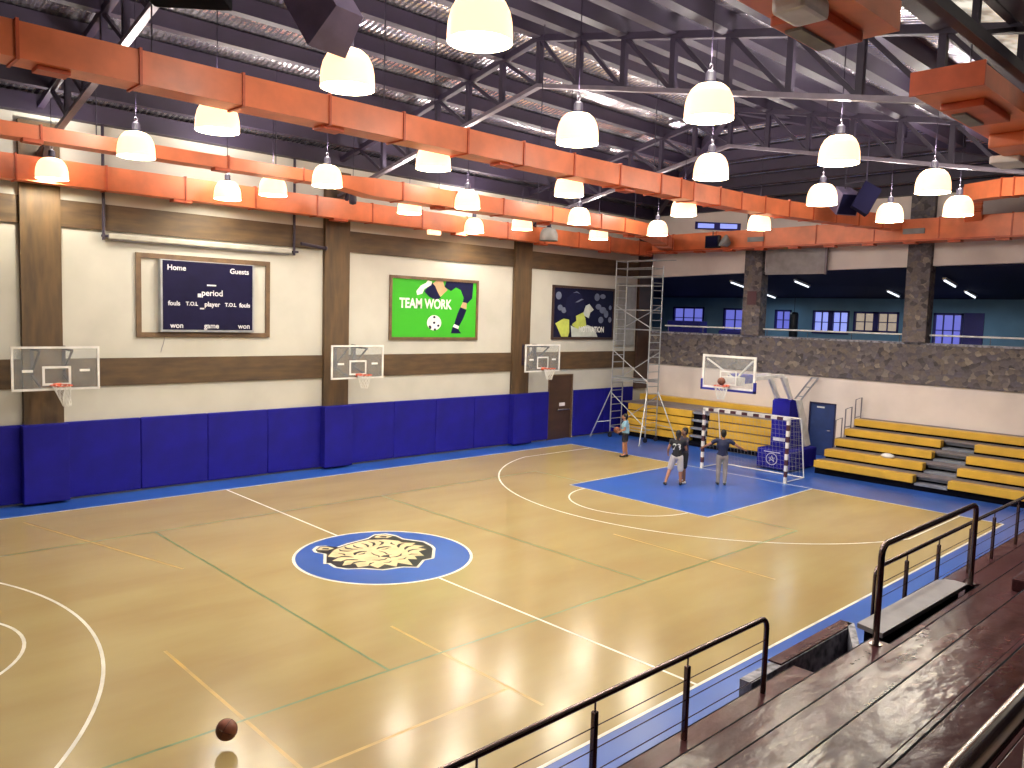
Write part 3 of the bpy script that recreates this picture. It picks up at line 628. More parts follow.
# a dark door leaf by the last window
m = MB(); m.box((RX-.05, -2.75, RZ0), (RX-.005, -1.97, 5.72)); struct('door_3', m, 'frame_blue')
def batten(x, y, lab):
    z = 7.02-(x-ex)*.09-.1
    t = thing('ceiling_batten', (x, y, z), lab, 'fluorescent light', 'fluorescent tubes in the room upstairs')
    MB().rbox((x-.65, y-.07, z-.02), (x+.65, y+.07, z+.06), .01).build('housing', 'white_metal', t)
    MB().tube([(x-.6, y-.0, z-.05), (x+.6, y-.0, z-.05)], .03).build('tube', 'tube_glow', t)
    ld = bpy.data.lights.new('batten_light', 'AREA'); ld.shape = 'RECTANGLE'; ld.size = 1.2; ld.size_y = .12; ld.energy = UPSTAIRS_W; ld.color = (.62, .82, 1.0)
    lo = bpy.data.objects.new('batten_light', ld); COL.objects.link(lo); lo.parent = t; lo.location = (0, 0, -.1); t.rotation_euler = (0, radians(8), 0)
batten(22.8, 5.7, 'lit fluorescent tube just left of the first stone pillar'); batten(22.7, 2.65, 'lit fluorescent tube near the front, between the two stone pillars, left one')
batten(26.5, 6.2, 'small lit fluorescent tube just right of the first stone pillar, far back'); batten(25.8, .1, 'lit fluorescent tube left of the second stone pillar')
batten(22.8, -3.05, 'lit fluorescent tube just right of the second stone pillar'); batten(26.0, -2.8, 'lit fluorescent tube second to the right of the second stone pillar')
batten(21.4, 10.6, 'added unseen fluorescent tube upstairs in the corner above the dark blue cabinet')  # extra batten placed out of view to brighten the teal wall
for a, b, lab in ((7.9, 3.93, 'horizontal steel balcony rail left of the first stone pillar'), (3.08, -2.43, 'horizontal steel balcony rail between the two stone pillars'), (-3.27, -8.8, 'horizontal steel balcony rail right of the second stone pillar')):
    t = thing('balcony_rail', (XE+.1, (a+b)/2, ZS), lab, 'railing', 'steel rails along the stone balcony')
    MB().tube([(XE+.1, a, 4.78), (XE+.1, b, 4.78)], .032).build('handrail', 'white_metal', t)
    n = max(2, int(abs(a-b)/1.6))
    for i in range(n+1): y = a+(b-a)*(i+.1)/(n+.2); MB().tube([(XE+.1, y, ZS+.05), (XE+.1, y, 4.78)], .012).build('post', 'stainless', t)
t = thing('punching_bag', (26.5, 4.85, 4.3), 'dark punching bag hanging upstairs behind the balcony', 'punching bag')
MB().lathe([(.01, 0), (.17, .02), (.2, .12), (.2, 1.1), (.17, 1.22), (.01, 1.25)], (26.5, 4.85, 4.35), 18).build('bag', 'bag_black', t, True)
MB().tube([(26.5, 4.85, 5.6), (26.5, 4.85, 6.45)], .012).build('chain', 'steel_dark', t)
t = thing('cabinet', (22.5, 8.6, RZ0), 'dark blue cabinet standing upstairs beside the scaffold top', 'cabinet')
MB().rbox((22.2, 7.2, RZ0), (22.8, 9.0, 5.02), .02).build('body', 'frame_blue', t); MB().box((22.17, 7.25, 4.1), (22.2, 8.08, 4.95)).build('door', 'frame_blue', t); MB().box((22.17, 8.12, 4.1), (22.2, 8.95, 4.95)).build('door', 'frame_blue', t)
m = MB(); m.rbox((22.0, 4.9, RZ0), (22.9, 6.5, 4.45), .12); m.rbox((22.6, 4.9, 4.3), (22.95, 6.5, 4.66), .1)
tag(m.build('sofa', 'frame_blue'), 'low dark blue padded seat upstairs left of the first stone pillar', 'sofa')
# projection board on the end wall
t = thing('projection_board', (XE-.2, 1.7, 6.98), 'large grey hanging projection board above the opening beside the stone pillar', 'projector screen')
MB().rbox((XE-.26, .5, 6.95), (XE-.22, 2.95, 8.4), .01).build('sheet', 'screen_grey', t)
MB().box((XE-.3, .42, 6.93), (XE-.2, .5, 8.4)).build('edge_bar', 'steel_grey', t)
for y in (.7, 2.7): MB().box((XE-.23, y, 7.4), (XE-.002, y+.05, 7.45)).build('wall_arm', 'steel_grey', t)
t = thing('high_window', (XE, 5.5, 8.7), 'small high strip window glowing blue above the end duct', 'window')
MB().prism([(XE-.03, 6.5, 8.98), (XE-.03, 6.5, 9.3), (XE-.03, 4.3, 9.08), (XE-.03, 4.3, 8.76)], (.028, 0, 0)).build('frame', 'frame_blue', t)
for a in (6.35, 5.25):
    MB().prism([(XE-.04, a, 9.02-(6.35-a)*.08), (XE-.04, a, 9.22-(6.35-a)*.08), (XE-.04, a-.8, 9.14-(6.35-a)*.08), (XE-.04, a-.8, 8.96-(6.35-a)*.08)], (.01, 0, 0)).build('pane', 'window_pale', t)

# ------------------------------------------------------------------ roof steel
TX = (-12.35, -4.15, 4.08, 12.3)
def truss(x, lab):
    t = thing('roof_truss', (x, 0, 8.4), lab, 'roof truss', 'steel trusses across the hall')
    yl, yr = 8.62, -16.9
    def top(y): return 11.4-SL*abs(y)
    def bot(y): return 10.33-SL*abs(y) if y > -9.2 else 10.33-SL*9.2+.06*(abs(y)-9.2)
    def bot(y): return 10.33-.207*abs(y)
    MB().beam((x, yl, top(yl)), (x, 0, top(0)), .14, .14).build('top_chord', 'steel_dark', t); MB().beam((x, 0, top(0)), (x, yr, top(yr)), .14, .14).build('top_chord', 'steel_dark', t)
    MB().beam((x, yl, bot(yl)), (x, 0, bot(0)), .14, .09).build('bottom_chord', 'steel_grey', t); MB().beam((x, 0, bot(0)), (x, yr, bot(yr)), .14, .09).build('bottom_chord', 'steel_grey', t)
    y = 0.; i = 0
    n = 7
    for sgn, ym in ((1, yl), (-1, yr)):
        kk = 0
        while True:
            y = sgn*1.25*kk; yn = sgn*1.25*(kk+1)
            if abs(yn) > abs(ym): break
            if not (sgn < 0 and kk == 0): MB().beam((x, y, bot(y)), (x, y, top(y)), .12, .12).build('web_post', 'steel_dark', t)
            MB().beam((x, yn, top(yn) if sgn > 0 else bot(yn)), (x, y, bot(y) if sgn > 0 else top(y)), .08, .08).build('web_diagonal', 'steel_dark', t)
            kk += 1
    MB().beam((x, YW-.15, 7.9), (x, 8.0, bot(8.0)), .1, .1).build('knee_brace', 'steel_dark', t)
for x, lab in zip(TX, ('dark steel roof truss nearest the camera end', 'dark steel roof truss over the leftmost timber post', 'dark steel roof truss over the timber post right of the scoreboard', 'dark steel roof truss over the post beside the side door')): truss(x, lab)
onm2 = onm+['ninth','tenth','eleventh','twelfth','thirteenth','fourteenth']
for sgn, nm, ym in ((1, 'scoreboard', YW-.2), (-1, 'wooden stands', -16.5)):
    i = 0 if sgn > 0 else 1
    while 1.25*i < abs(ym):
        y = sgn*1.25*i; z = roofz(y)-.02
        xe = min(XE, HX+abs(y)/HK-.1); m = MB(); m.beam((XN, y, z-.17), (xe, y, z-.17), .24, .33)
        lab = 'dark steel roof purlin along the ridge' if i == 0 else 'dark steel roof purlin, %s from the ridge towards the %s' % (onm2[i-1], nm)
        tag(m.build('roof_purlin', 'steel_dark'), lab, 'purlin', 'purlins under the roof sheets'); i += 1
for i in range(1, 8):
    x = HX+1.13*i; z = roofz(0, x)-.19; yy = (x-HX)*HK-.1
    tag(MB().beam((x, -yy, z), (x, yy, z), .24, .33).build('roof_purlin', 'steel_dark'), 'dark steel cross purlin over the end wall, %s beyond the ridge end' % onm[i-1], 'purlin', 'cross purlins of the hipped end')
for s_, nm in ((1, 'scaffold'), (-1, 'stands')):
    tag(MB().beam((HX, 0, roofz(0)-.3), (XE, s_*(XE-HX)*HK, roofz(0, XE)-.3), .2, .3).build('hip_rafter', 'steel_dark'), 'dark sloping hip rafter running down to the corner by the %s' % nm, 'rafter')
tag(MB().beam((XN, 8.62, 9.68), (XE, 8.62, 9.68), .3, .42).build('eaves_beam', 'steel_dark'), 'dark eaves beam on top of the long white wall', 'beam')
t = thing('girder_truss', (2, -9.7, 8.5), 'long heavy lattice girder under the roof above the wooden stands', 'roof truss')
MB().beam((XN, -9.7, 8.9), (XE, -9.7, 8.9), .14, .16).build('bottom_chord', 'steel_dark', t); MB().beam((XN, -9.7, 9.5), (XE, -9.7, 9.5), .12, .12).build('top_chord', 'steel_dark', t)
x = XN
while x < XE-2:
    MB().beam((x, -9.7, 8.9), (x, -9.7, 9.5), .09, .09).build('web_post', 'steel_dark', t); MB().beam((x, -9.7, 8.9), (x+2.05, -9.7, 9.5), .06, .06).build('web_diagonal', 'steel_dark', t); x += 2.05

mat('glow_sheet', (230, 222, 205), .6, emit=(1.0, .93, .78), es=.0, noise=((1.2, 1.2, 1), (150, 140, 140)))  # made-up glowing sheet standing in for bright patches on the roof foil
def glow_sheet_mat():
    m = MATS['glow_sheet']; nt = m.node_tree; b = nt.nodes['Principled BSDF']; tc = nt.nodes.new('ShaderNodeTexCoord'); nz = nt.nodes.new('ShaderNodeTexNoise'); nz.inputs['Scale'].default_value = 2.2; nz.inputs['Detail'].default_value = 3
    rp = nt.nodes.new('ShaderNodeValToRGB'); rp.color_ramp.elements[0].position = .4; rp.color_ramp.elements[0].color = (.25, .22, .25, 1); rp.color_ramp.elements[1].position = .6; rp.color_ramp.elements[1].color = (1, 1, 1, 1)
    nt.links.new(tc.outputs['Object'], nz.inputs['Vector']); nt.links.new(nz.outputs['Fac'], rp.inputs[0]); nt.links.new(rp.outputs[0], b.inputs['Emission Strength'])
glow_sheet_mat()
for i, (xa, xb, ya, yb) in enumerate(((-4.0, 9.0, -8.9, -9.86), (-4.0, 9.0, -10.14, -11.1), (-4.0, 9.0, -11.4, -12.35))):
    m = MB(); m.prism([(xa, ya, roofz(ya)-.03), (xb, ya, roofz(ya)-.03), (xb, yb, roofz(yb)-.03), (xa, yb, roofz(yb)-.03)], (0, 0, .02)); struct('window_%d' % (10+i), m, 'glow_sheet')  # added glowing sheets just under the roof, not window openings
# ------------------------------------------------------------------ ducts
def duct_run(pts, wdt, hgt, parent, seam=1.2, z0=None):
    """pts: (x,y,z of the bottom); constant-width mitred run with flanged seams"""
    P = [Vector(q) for q in pts]; n = len(P); vs = []
    for i in range(n):
        a = (P[i]-P[i-1]).normalized() if i else (P[1]-P[0]).normalized(); b = (P[i+1]-P[i]).normalized() if i < n-1 else a
        tt = (a+b); tt.z = 0; tt.normalize(); sd = Vector((-tt.y, tt.x, 0)); kq = 1/max(.5, sd.dot(Vector((-a.y, a.x, 0)).normalized()))
        w_ = wdt[i] if isinstance(wdt, (list, tuple)) else wdt; h_ = hgt[i] if isinstance(hgt, (list, tuple)) else hgt
        for s in ((-1, 0), (1, 0), (1, 1), (-1, 1)): vs.append(P[i]+sd*s[0]*w_/2*kq+Vector((0, 0, s[1]*h_)))
    fs = [(0,1,2,3), tuple(4*(n-1)+q for q in (3,2,1,0))]
    for i in range(n-1):
        for q in range(4): r_ = (q+1) % 4; fs.append((4*i+q, 4*i+4+q, 4*i+4+r_, 4*i+r_))
    MB().add(vs, fs).build('duct_body', 'duct', parent)
    for i in range(n-1):
        d = P[i+1]-P[i]; ln = d.length; k_ = max(1, round(ln/seam)); u = d/ln; sd = Vector((-u.y, u.x, 0)).normalized()
        for j in range(k_):
            f_ = (j+.5)/k_ if k_ > 1 else .0
            c = P[i]+d*f_; w_ = (wdt[i]*(1-f_)+wdt[i+1]*f_ if isinstance(wdt, (list, tuple)) else wdt)+.05
            h_ = (hgt[i]*(1-f_)+hgt[i+1]*f_ if isinstance(hgt, (list, tuple)) else hgt)+.05
            m = MB(); q0 = c-u*.02; q1 = c+u*.02
            vv = [p_+sd*s_*w_/2+Vector((0, 0, -.025+t_*h_)) for p_ in (q0, q1) for s_, t_ in ((-1,0),(1,0),(1,1),(-1,1))]
            m.add(vv, [(0,1,2,3),(7,6,5,4),(0,4,5,1),(1,5,6,2),(2,6,7,3),(3,7,4,0)]); m.build('flange', 'duct_seam', parent)
def hangers(pts, parent):
    for x, y, z in pts: MB().tube([(x, y, z), (x, y, roofz(y)-.1)], .012, 5).build('hanger_rod', 'steel_dark', parent)
t = thing('air_duct', (0, -1.2, 8.1), 'long orange air duct hanging across mid-hall in front of the middle lamps', 'air duct', 'orange air ducts')
cur = [(-15.5,-1.22,8.1),(-9,-1.22,8.1),(-3,-1.22,8.1),(3,-1.22,8.1),(7.7,-1.26,8.12),(8.5,-1.12,8.14),(9.8,-1.1,8.18),(11,-1.05,8.2),(12.2,-1.12,8.22),(13.4,-1.25,8.24),(14.6,-1.42,8.26),(15.8,-1.6,8.28),(17,-1.82,8.3),(18.2,-2.1,8.32),(19.2,-2.35,8.33)]
duct_run(cur, .5, .46, t, 1.35)
for x in (-6.3, -2.1, 1.9, 5.9): MB().rbox((x-.2, -1.35, 8.04), (x+.2, -1.05, 8.1), .01).build('air_outlet', 'duct_seam', t)
hangers([(x, -1.2, 8.5) for x in (-9, -5, -1, 3, 7)], t)
t = thing('air_duct', (0, 4.7, 8.1), 'narrower orange air duct hanging in front of the scoreboard wall duct', 'air duct', 'orange air ducts')
duct_run([(-15.5,4.9,8.17),(1.6,4.85,8.17),(2.6,4.75,8.02),(8,4.6,8.02),(12.6,4.45,8.02),(14.5,4.7,8.02),(16.5,5.6,8.02),(19.4,7.2,8.02)], [.45,.45,.6,.6,.6,.6,.6,.6], [.28,.28,.46,.46,.46,.46,.46,.46], t, 1.9)
for x in (-5.2, -1.4, 4.9, 9.2, 13.6): MB().rbox((x-.18, 4.6, 7.94 if x > 2 else 8.1), (x+.18, 4.85, 8.03 if x > 2 else 8.18), .01).build('air_outlet', 'duct_seam', t)
hangers([(x, 4.8, 8.4) for x in (-8, -4, 0, 5, 9, 14)], t)
t = thing('air_duct', (2, 8.2, 7.8), 'orange air duct tight along the long wall above the posters', 'air duct', 'orange air ducts')
duct_run([(-15.5,8.4,7.82),(19.7,8.4,7.82)], .42, .58, t, 2.0)
for x in (-.9, 3.9, 8.7, 12.8, 16.6): MB().rbox((x-.25, 8.2, 7.74), (x+.25, 8.5, 7.82), .01).build('air_outlet', 'duct_seam', t)
t = thing('air_duct', (19.6, 0, 8.0), 'broad orange air duct running along the end wall above the stone pillars', 'air duct', 'orange air ducts')
duct_run([(19.72,8.0,7.95),(19.72,-9.0,8.0)], .62, .72, t, 2.2)
for y in (3.0, -2.9): 
    MB().rbox((19.34, y-.35, 8.2), (19.4, y+.35, 8.38), .01).build('air_grille', 'panel_grey', t)
MB().box((19.2, -10, 7.93), (20.05, 8.6, 7.99)).build('support_tray', 'duct_seam', t)
for y in (7, 5.6, 4.2, 2.8, 1.4, 0, -1.4, -2.8, -4.2, -5.6, -7): MB().box((19.3, y-.2, 7.86), (19.6, y+.2, 7.93)).build('air_outlet', 'duct_seam', t)
# duct above the right hand side curving to the end wall
t = thing('air_duct', (8, -9.5, 8.1), 'orange air duct with a square end hanging above the stands at upper right', 'air duct', 'orange air ducts')
duct_run([(2.0,-9.55,8.12),(9,-9.5,8.12)], .85, .26, t, 9)
duct_run([(9,-9.5,8.12),(12.5,-9.2,8.3),(14.5,-8.2,8.5),(15.6,-6.7,8.66),(16.6,-5.5,8.75),(18.5,-4.9,8.72),(19.4,-4.7,8.5)], [.85,.7,.55,.5,.5,.5,.5], [.3,.38,.44,.48,.48,.46,.4], t, 1.2)
m = MB(); m.rbox((2.7, -9.8, 8.02), (3.9, -9.25, 8.12), .02); m.build('air_outlet', 'duct_seam', t); MB().rbox((2.95, -9.5, 7.99), (3.75, -9.32, 8.03), .005).build('air_grille', 'panel_grey', t)
m = MB(); m.rbox((5.0, -9.9, 7.9), (8.6, -9.2, 8.12), .03); m.build('plenum_box', 'duct', t)
MB().rbox((5.8, -9.45, 7.8), (6.5, -9.0, 7.93), .03).build('diffuser', 'white_metal', t)
hangers([(x, -9.5, 8.3) for x in (3, 7)], t)
t = thing('air_duct', (-3, -9.5, 8.1), 'orange duct box with a grille hanging at the top edge above the stands', 'air duct', 'orange air ducts')
duct_run([(-9,-9.5,8.12),(-.5,-9.5,8.12)], .82, .3, t, 9)
m = MB(); m.rbox((-1.75, -9.62, 8.02), (-.7, -9.12, 8.12), .02); m.build('air_outlet', 'duct_seam', t); MB().rbox((-1.55, -9.36, 7.99), (-.8, -9.18, 8.03), .005).build('air_grille', 'panel_grey', t)
MB().rbox((-2.25, -9.75, 7.93), (-1.75, -9.4, 8.12), .05).build('diffuser', 'white_metal', t)
hangers([(x, -9.5, 8.4) for x in (-7, -3)], t)

# ------------------------------------------------------------------ high bay lamps
def lamp_proto(lit=True):
    t = thing('high_bay_lamp', (0, 0, 8.1), '', 'ceiling lamp')
    prof = [(.345,-.25),(.347,-.18),(.338,-.05),(.312,.06),(.265,.15),(.195,.21),(.1,.235)]
    inner = [(.09,.215),(.18,.19),(.25,.135),(.3,.05),(.328,-.05),(.337,-.18),(.345,-.25)]
    MB().lathe(prof+inner, (0, 0, 0), 28).build('shade', 'shade_glow' if lit else 'shade_off', t, True, True)
    bh = MB().lathe([(.01,.22),(.1,.22),(.1,.25),(.075,.27),(.075,.38),(.04,.42),(.01,.43)], (0, 0, 0), 16).build('ballast_housing', 'steel_dark', t, True, True)
    m = MB(); m.tube([(.03*cos(a*pi/6), 0, .47+.04*sin(a*pi/6)) for a in range(13)], .01, 5, False); m.build('hook', 'steel_grey', bh, True, True)
    return t
lamps = [(-3.68,-6.88),(-3.66,-4.28),(-3.7,-.42),(-3.77,3.15),(-4.1,7.79),(.57,-6.93),(.6,-4.42),(.6,-.6),(.45,3.18),(0,7.5),(.4,5.73),(4.67,-6.95),(4.67,-4.35),(4.72,-.48),(4.8,3.3),(4.6,5.65),(9.1,8.0),(8.8,-7.1),(9.2,-4.5),(9.15,-.65),(9.1,3.1),(9.35,5.85),(13.1,5.72),(12.95,3.0),(13.1,-4.55),(12.75,-6.36),(13.1,-.68)]
cols = [(-3.7, 'leftmost column'), (.5, 'second column from left'), (4.7, 'middle column'), (9.15, 'fourth column from left'), (13, 'farthest column')]
rows = [(-6.95, 'row nearest the stands'), (-4.4, 'second row from the stands'), (-.55, 'row behind the middle duct'), (3.2, 'row before the second duct'), (5.75, 'row behind the second duct'), (7.8, 'row against the wall duct')]
proto = lamp_proto()
for i, (x, y) in enumerate(lamps):
    o = proto if i == 0 else dup(proto)
    o.location = (x, y, 8.12)
    cn = min(cols, key=lambda q: abs(q[0]-x))[1]; rn = min(rows, key=lambda q: abs(q[0]-y))[1]
    tag(o, 'glowing dome lamp, %s, %s' % (rn, cn), 'ceiling lamp', 'lit dome lamps under the roof')
    cz = roofz(y)-8.12-.01
    MB().tube([(0, 0, .5), (0, 0, cz)], .009, 5).build('suspension_cable', 'steel_dark', o, False, True)
    ld = bpy.data.lights.new('bulb', 'POINT'); ld.energy = BULB_W; ld.color = (1, .95, .84); ld.shadow_soft_size = .1
    lo = bpy.data.objects.new('bulb', ld); COL.objects.link(lo); lo.parent = o; lo.location = (0, 0, -.12)
    ld = bpy.data.lights.new('shade_uplight', 'POINT'); ld.energy = UPGLOW_W; ld.color = (1, .93, .82); ld.shadow_soft_size = .1  # added light above the shade, no second bulb in the lamp
    lo = bpy.data.objects.new('shade_uplight', ld); COL.objects.link(lo); lo.parent = o; lo.location = (0, 0, .66)
    ld = bpy.data.lights.new('top_glow', 'SPOT'); ld.energy = 125; ld.color = (1, .93, .82); ld.spot_size = radians(150); ld.spot_blend = .5; ld.shadow_soft_size = .1  # added upward spot that brightens the roof over each lamp
    lo = bpy.data.objects.new('top_glow', ld); COL.objects.link(lo); lo.parent = o; lo.location = (0, 0, .6); lo.rotation_euler = (pi, 0, 0)
off = lamp_proto(False); off.location = (12.45, 7.6, 8.1); tag(off, 'unlit grey dome lamp in front of the wall duct', 'ceiling lamp')
MB().tube([(0, 0, .53), (0, 0, roofz(7.6)-8.25)], .009, 5).build('suspension_cable', 'steel_dark', off, False, True)
t = thing('lamp_holder', (3.55, 7.0, 8.25), 'bare dark lamp holder without its shade in front of the wall duct', 'lamp holder')
MB().lathe([(.01,-.15),(.1,-.12),(.12,.0),(.1,.16),(.01,.2)], (3.55, 7.0, 8.25), 14).build('housing', 'steel_dark', t, True)
MB().tube([(3.55, 7.0, 8.42), (3.55, 7.0, roofz(7)-.15)], .009, 5).build('suspension_cable', 'steel_dark', t)

# ------------------------------------------------------------------ loudspeakers and floodlight
def speaker(c, size, rz, tilt, label, mname='speaker_grey'):
    t = thing('loudspeaker', c, label, 'loudspeaker')
    w_, d_, h_ = size
    m = MB(); m.prism([(-w_/2, d_/2, -h_/2), (w_/2, d_/2, -h_/2), (w_*.36, -d_/2, -h_*.42), (-w_*.36, -d_/2, -h_*.42)], (0, 0, h_*.92)); cb = m.build('cabinet', mname, t, False, True)
    MB().rbox((-w_*.46, d_/2, -h_*.46), (w_*.46, d_/2+.02, h_*.4), .01).build('grille', 'navy_panel', t, False, True)
    MB().lathe([(.01,0),(w_*.14,.0),(w_*.16,.03),(w_*.16,.05)], (0, 0, 0), 16).build('port', 'steel_dark', cb, True, True)
    cb.children[-1].rotation_euler = (pi/2, 0, 0); cb.children[-1].location = (0, -d_/2+.03, .1)
    t.rotation_euler = (tilt, 0, rz); return t
speaker((-4.17, -4.58, 8.64), (.58, .56, .86), radians(10), radians(-38), 'grey wedge loudspeaker hanging near the top edge beside a lamp')
t = thing('loudspeaker', (-5.6, -3.95, 8.75), 'dark boxy loudspeaker cut off by the top edge at upper left', 'loudspeaker', None, radians(-40))
MB().rbox((-.45, -.3, -.25), (.45, .3, .35), .03).build('cabinet', 'bleacher_black', t, False, True); MB().rbox((-.42, -.33, -.22), (.42, -.3, .32), .01).build('grille', 'navy_panel', t, False, True)
speaker((14.6, -2.6, 8.75), (.7, .55, .7), radians(150), radians(-25), 'left loudspeaker of the hanging pair near the end wall')
speaker((14.3, -3.35, 8.72), (.55, .5, .85), radians(-150), radians(-25), 'right loudspeaker of the hanging pair near the end wall', 'navy_panel')
m = MB(); m.tube([(14.6, -2.6, 9.0), (14.6, -2.6, roofz(2.6)-.1)], .02); m.tube([(14.3, -3.35, 9.1), (14.3, -3.35, roofz(3.3)-.1)], .02); m.tube([(14.6, -2.6, 9.25), (14.3, -3.35, 9.25)], .03)
tag(m.build('speaker_bracket', 'steel_dark'), 'dark hanging bracket holding the pair of loudspeakers', 'bracket')
m = MB(); m.tube([(-4.17, -4.58, 8.95), (-4.17, -4.58, roofz(4.6)-.15)], .02); m.tube([(-5.35, -4.15, 9.0), (-5.35, -4.15, roofz(4.15)-.15)], .02); m.tube([(-4.17, -4.58, 9.5), (-5.35, -4.15, 9.5)], .025)
tag(m.build('speaker_bracket', 'steel_dark'), 'dark hanging bracket above the wedge loudspeaker at the top edge', 'bracket')
t = thing('wall_monitor', (19.1, 4.85, 8.05), 'small black monitor fixed to the end duct', 'monitor')
MB().rbox((19.2, 4.55, 8.02), (19.36, 5.2, 8.52), .02).build('housing', 'black_plastic', t); MB().box((19.18, 4.6, 8.06), (19.2, 5.15, 8.48)).build('screen', 'navy_panel', t); MB().tube([(19.3, 4.9, 8.5), (19.3, 4.9, 8.7)], .02).build('bracket', 'steel_dark', t)
t = thing('floodlight', (19.0, 4.1, 8.2), 'grey round floodlight beside the small black monitor', 'floodlight')
o = MB().lathe([(.03,-.2),(.12,-.16),(.24,.08),(.26,.14),(.25,.14),(.2,.04),(.02,-.1)], (0, 0, 0), 20).build('reflector', 'panel_grey', t, True, True); o.rotation_euler = (0, radians(-60), radians(-35))
MB().tube([(19.05, 4.1, 8.2), (19.4, 4.3, 8.35)], .03).build('bracket', 'steel_dark', t)
tag(MB().rbox((7.35, 8.25, 7.67), (7.85, 8.4, 7.82), .02).build('duct_lamp', 'shade_glow'), 'small glowing box lamp under the wall duct above the green poster', 'lamp')

# ------------------------------------------------------------------ wooden grandstand
t = thing('wooden_grandstand', (0, -11, 0), 'stepped dark wooden stand with glossy treads at lower right', 'stand')
Y0, RUN, RIS = -9.22, .70, .45
for kq in range(8):
    y1 = Y0-RUN*kq; y0 = y1-RUN; z = 1.0+RIS*kq
    if kq == 7: y0 = YN+.05
    spans = [(-15.9, XE-.1)]
    if kq == 0: spans = [(-15.9, -.52), (3.2, XE-4.0)]
    if kq == 1: spans = [(-15.9, -.1), (-.1, 3.1), (3.1, XE-.1)]
    for a, b in spans:
        # two planks per tread
        for j in range(2):
            ya = y1-(y1-y0)*j/2+.0; yb = y1-(y1-y0)*(j+1)/2
            if (a, b) == (-.1, 3.1) and j == 0: ya = -10.13
            if kq == 7 and j == 1: pass
            if j == 0: MB().rbox((a, ya+.010, z-.06), (b, ya+.024, z+.0), .003).build('nosing', 'bleacher_black', t)
            MB().rbox((a, yb+.003, z-.05), (b, ya+(.01 if j == 0 else 0), z), .004).build('tread_plank', 'deck_wood', t)
        rs = .22 if (a, b) == (-.1, 3.1) else 0
        if kq > 0: MB().box((a, y1-.04-rs, z-RIS), (b, y1-.01-rs, z-.05)).build('riser', 'bleacher_black', t)
        else: MB().box((a, y1-.04, 0), (b, y1-.01, z-.05)).build('riser', 'granite', t)
m = MB(); m.box((-15.9, Y0-.01, 0), (-1.45, Y0+.16, .72)); m.build('front_step', 'deck_wood', t)
m = MB(); m.box((-15.9, -16.9, -.05), (XE-.1, -9.9, .0)); m.build('understand_floor', 'bleacher_black', t)
m = MB(); m.box((-.6, Y0-RUN, .5), (-.52, Y0-.04, .95)); m.build('side_panel', 'deck_wood', t)
for i in range(3): MB().box((-.5+.42*i, Y0-RUN+.02, 0), (-.08+.42*i, Y0-.05, .75-.22*i)).build('stair_step', 'deck_wood', t)
t = thing('stone_parapet', (0, -8.95, 0), 'low dark granite wall with brown cap beside the stand stairs', 'parapet')
m = MB(); m.box((-1.3, -9.1, 0), (1.4, -8.95, .98)); m.prism([(1.4, -9.1, 0), (.22, -9.72, 0), (.22, -9.62, 0), (1.4, -9.0, 0)], (0, 0, 1.0)); m.build('wall_body', 'granite', t); MB().box((-.6, -9.085, .98), (1.38, -8.92, 1.0)).build('cap', 'deck_wood', t)
t = thing('stone_bench', (1.65, -9.8, 0), 'grey stone slab ledge below the bent handrail', 'ledge')
m = MB(); m.prism([(.2, -9.92, 1.37), (3.05, -9.97, 1.37), (3.08, -9.8, 1.37), (3.02, -9.68, 1.37), (2.9, -9.62, 1.37), (.3, -9.58, 1.37)], (0, 0, .06)); m.build('slab', 'slab_grey', t); MB().box((.32, -9.88, .0), (3.0, -9.66, 1.37)).build('body', 'bleacher_black', t)
tag(MB().rbox((1.6, -11.25, 1.902), (2.6, -10.85, 2.05), .02).build('step_block', 'deck_wood'), 'small dark wooden step block on the tread at the right edge', 'step')

def bend(a, b, r, c_in, n=5): pass
def rail_path(p0, p1, drop0=None, drop1=None, r=.1):
    """handrail from p0 to p1 with rounded turns down to the floor heights"""
    p0, p1 = Vector(p0), Vector(p1); d = (p1-p0).normalized(); pts = []
    if drop0 is not None:
        pts.append((p0.x, p0.y, drop0)); pts.append((p0.x, p0.y, p0.z-r))
        for i in range(1, 5): a = pi/2*i/4; q = p0+d*r*(1-cos(a)); pts.append((q.x, q.y, p0.z-r+r*sin(a)))
    else: pts.append(tuple(p0))
    if drop1 is not None:
        for i in range(0, 5): a = pi/2*i/4; q = p1-d*r*(1-sin(a)); pts.append((q.x, q.y, p1.z-r+r*cos(a)))
        pts.append((p1.x, p1.y, drop1))
    else: pts.append(tuple(p1))
    return pts
t = thing('guard_rail', (-6, -9.32, 1.0), 'stainless handrail with thin cables along the stand edge, lower middle', 'railing')
MB().tube(rail_path((-14, -9.32, 1.85), (-1.45, -9.32, 1.85), None, 1.0, .12), .03, 12).build('handrail', 'rail_steel', t, True)
for x in (-11.5, -10, -8.5, -7.05, -5.63, -4.31, -2.95):
    m = MB(); m.rbox((x-.025, -9.345, 1.0), (x+.025, -9.295, 1.74), .01); m.tube([(x, -9.32, 1.72), (x, -9.32, 1.84)], .01, 6); m.build('post', 'rail_steel', t)
for z in (1.2, 1.4, 1.6): MB().tube([(-14, -9.32, z), (-1.45, -9.32, z)], .005, 5).build('cable', 'rail_steel', t)
t = thing('guard_rail', (8, -9.36, 1.0), 'far stainless cable handrail along the stand edge, right side', 'railing')
MB().tube(rail_path((1.33, -9.36, 1.85), (16, -9.36, 1.85), 1.0, None, .12), .03, 12).build('handrail', 'rail_steel', t, True)
for x in (2.42, 3.7, 5.2, 6.45, 7.93, 9.4, 10.9, 12.4, 13.9):
    m = MB(); m.rbox((x-.025, -9.385, 1.0), (x+.025, -9.335, 1.74), .01); m.tube([(x, -9.36, 1.72), (x, -9.36, 1.84)], .01, 6); m.build('post', 'rail_steel', t)
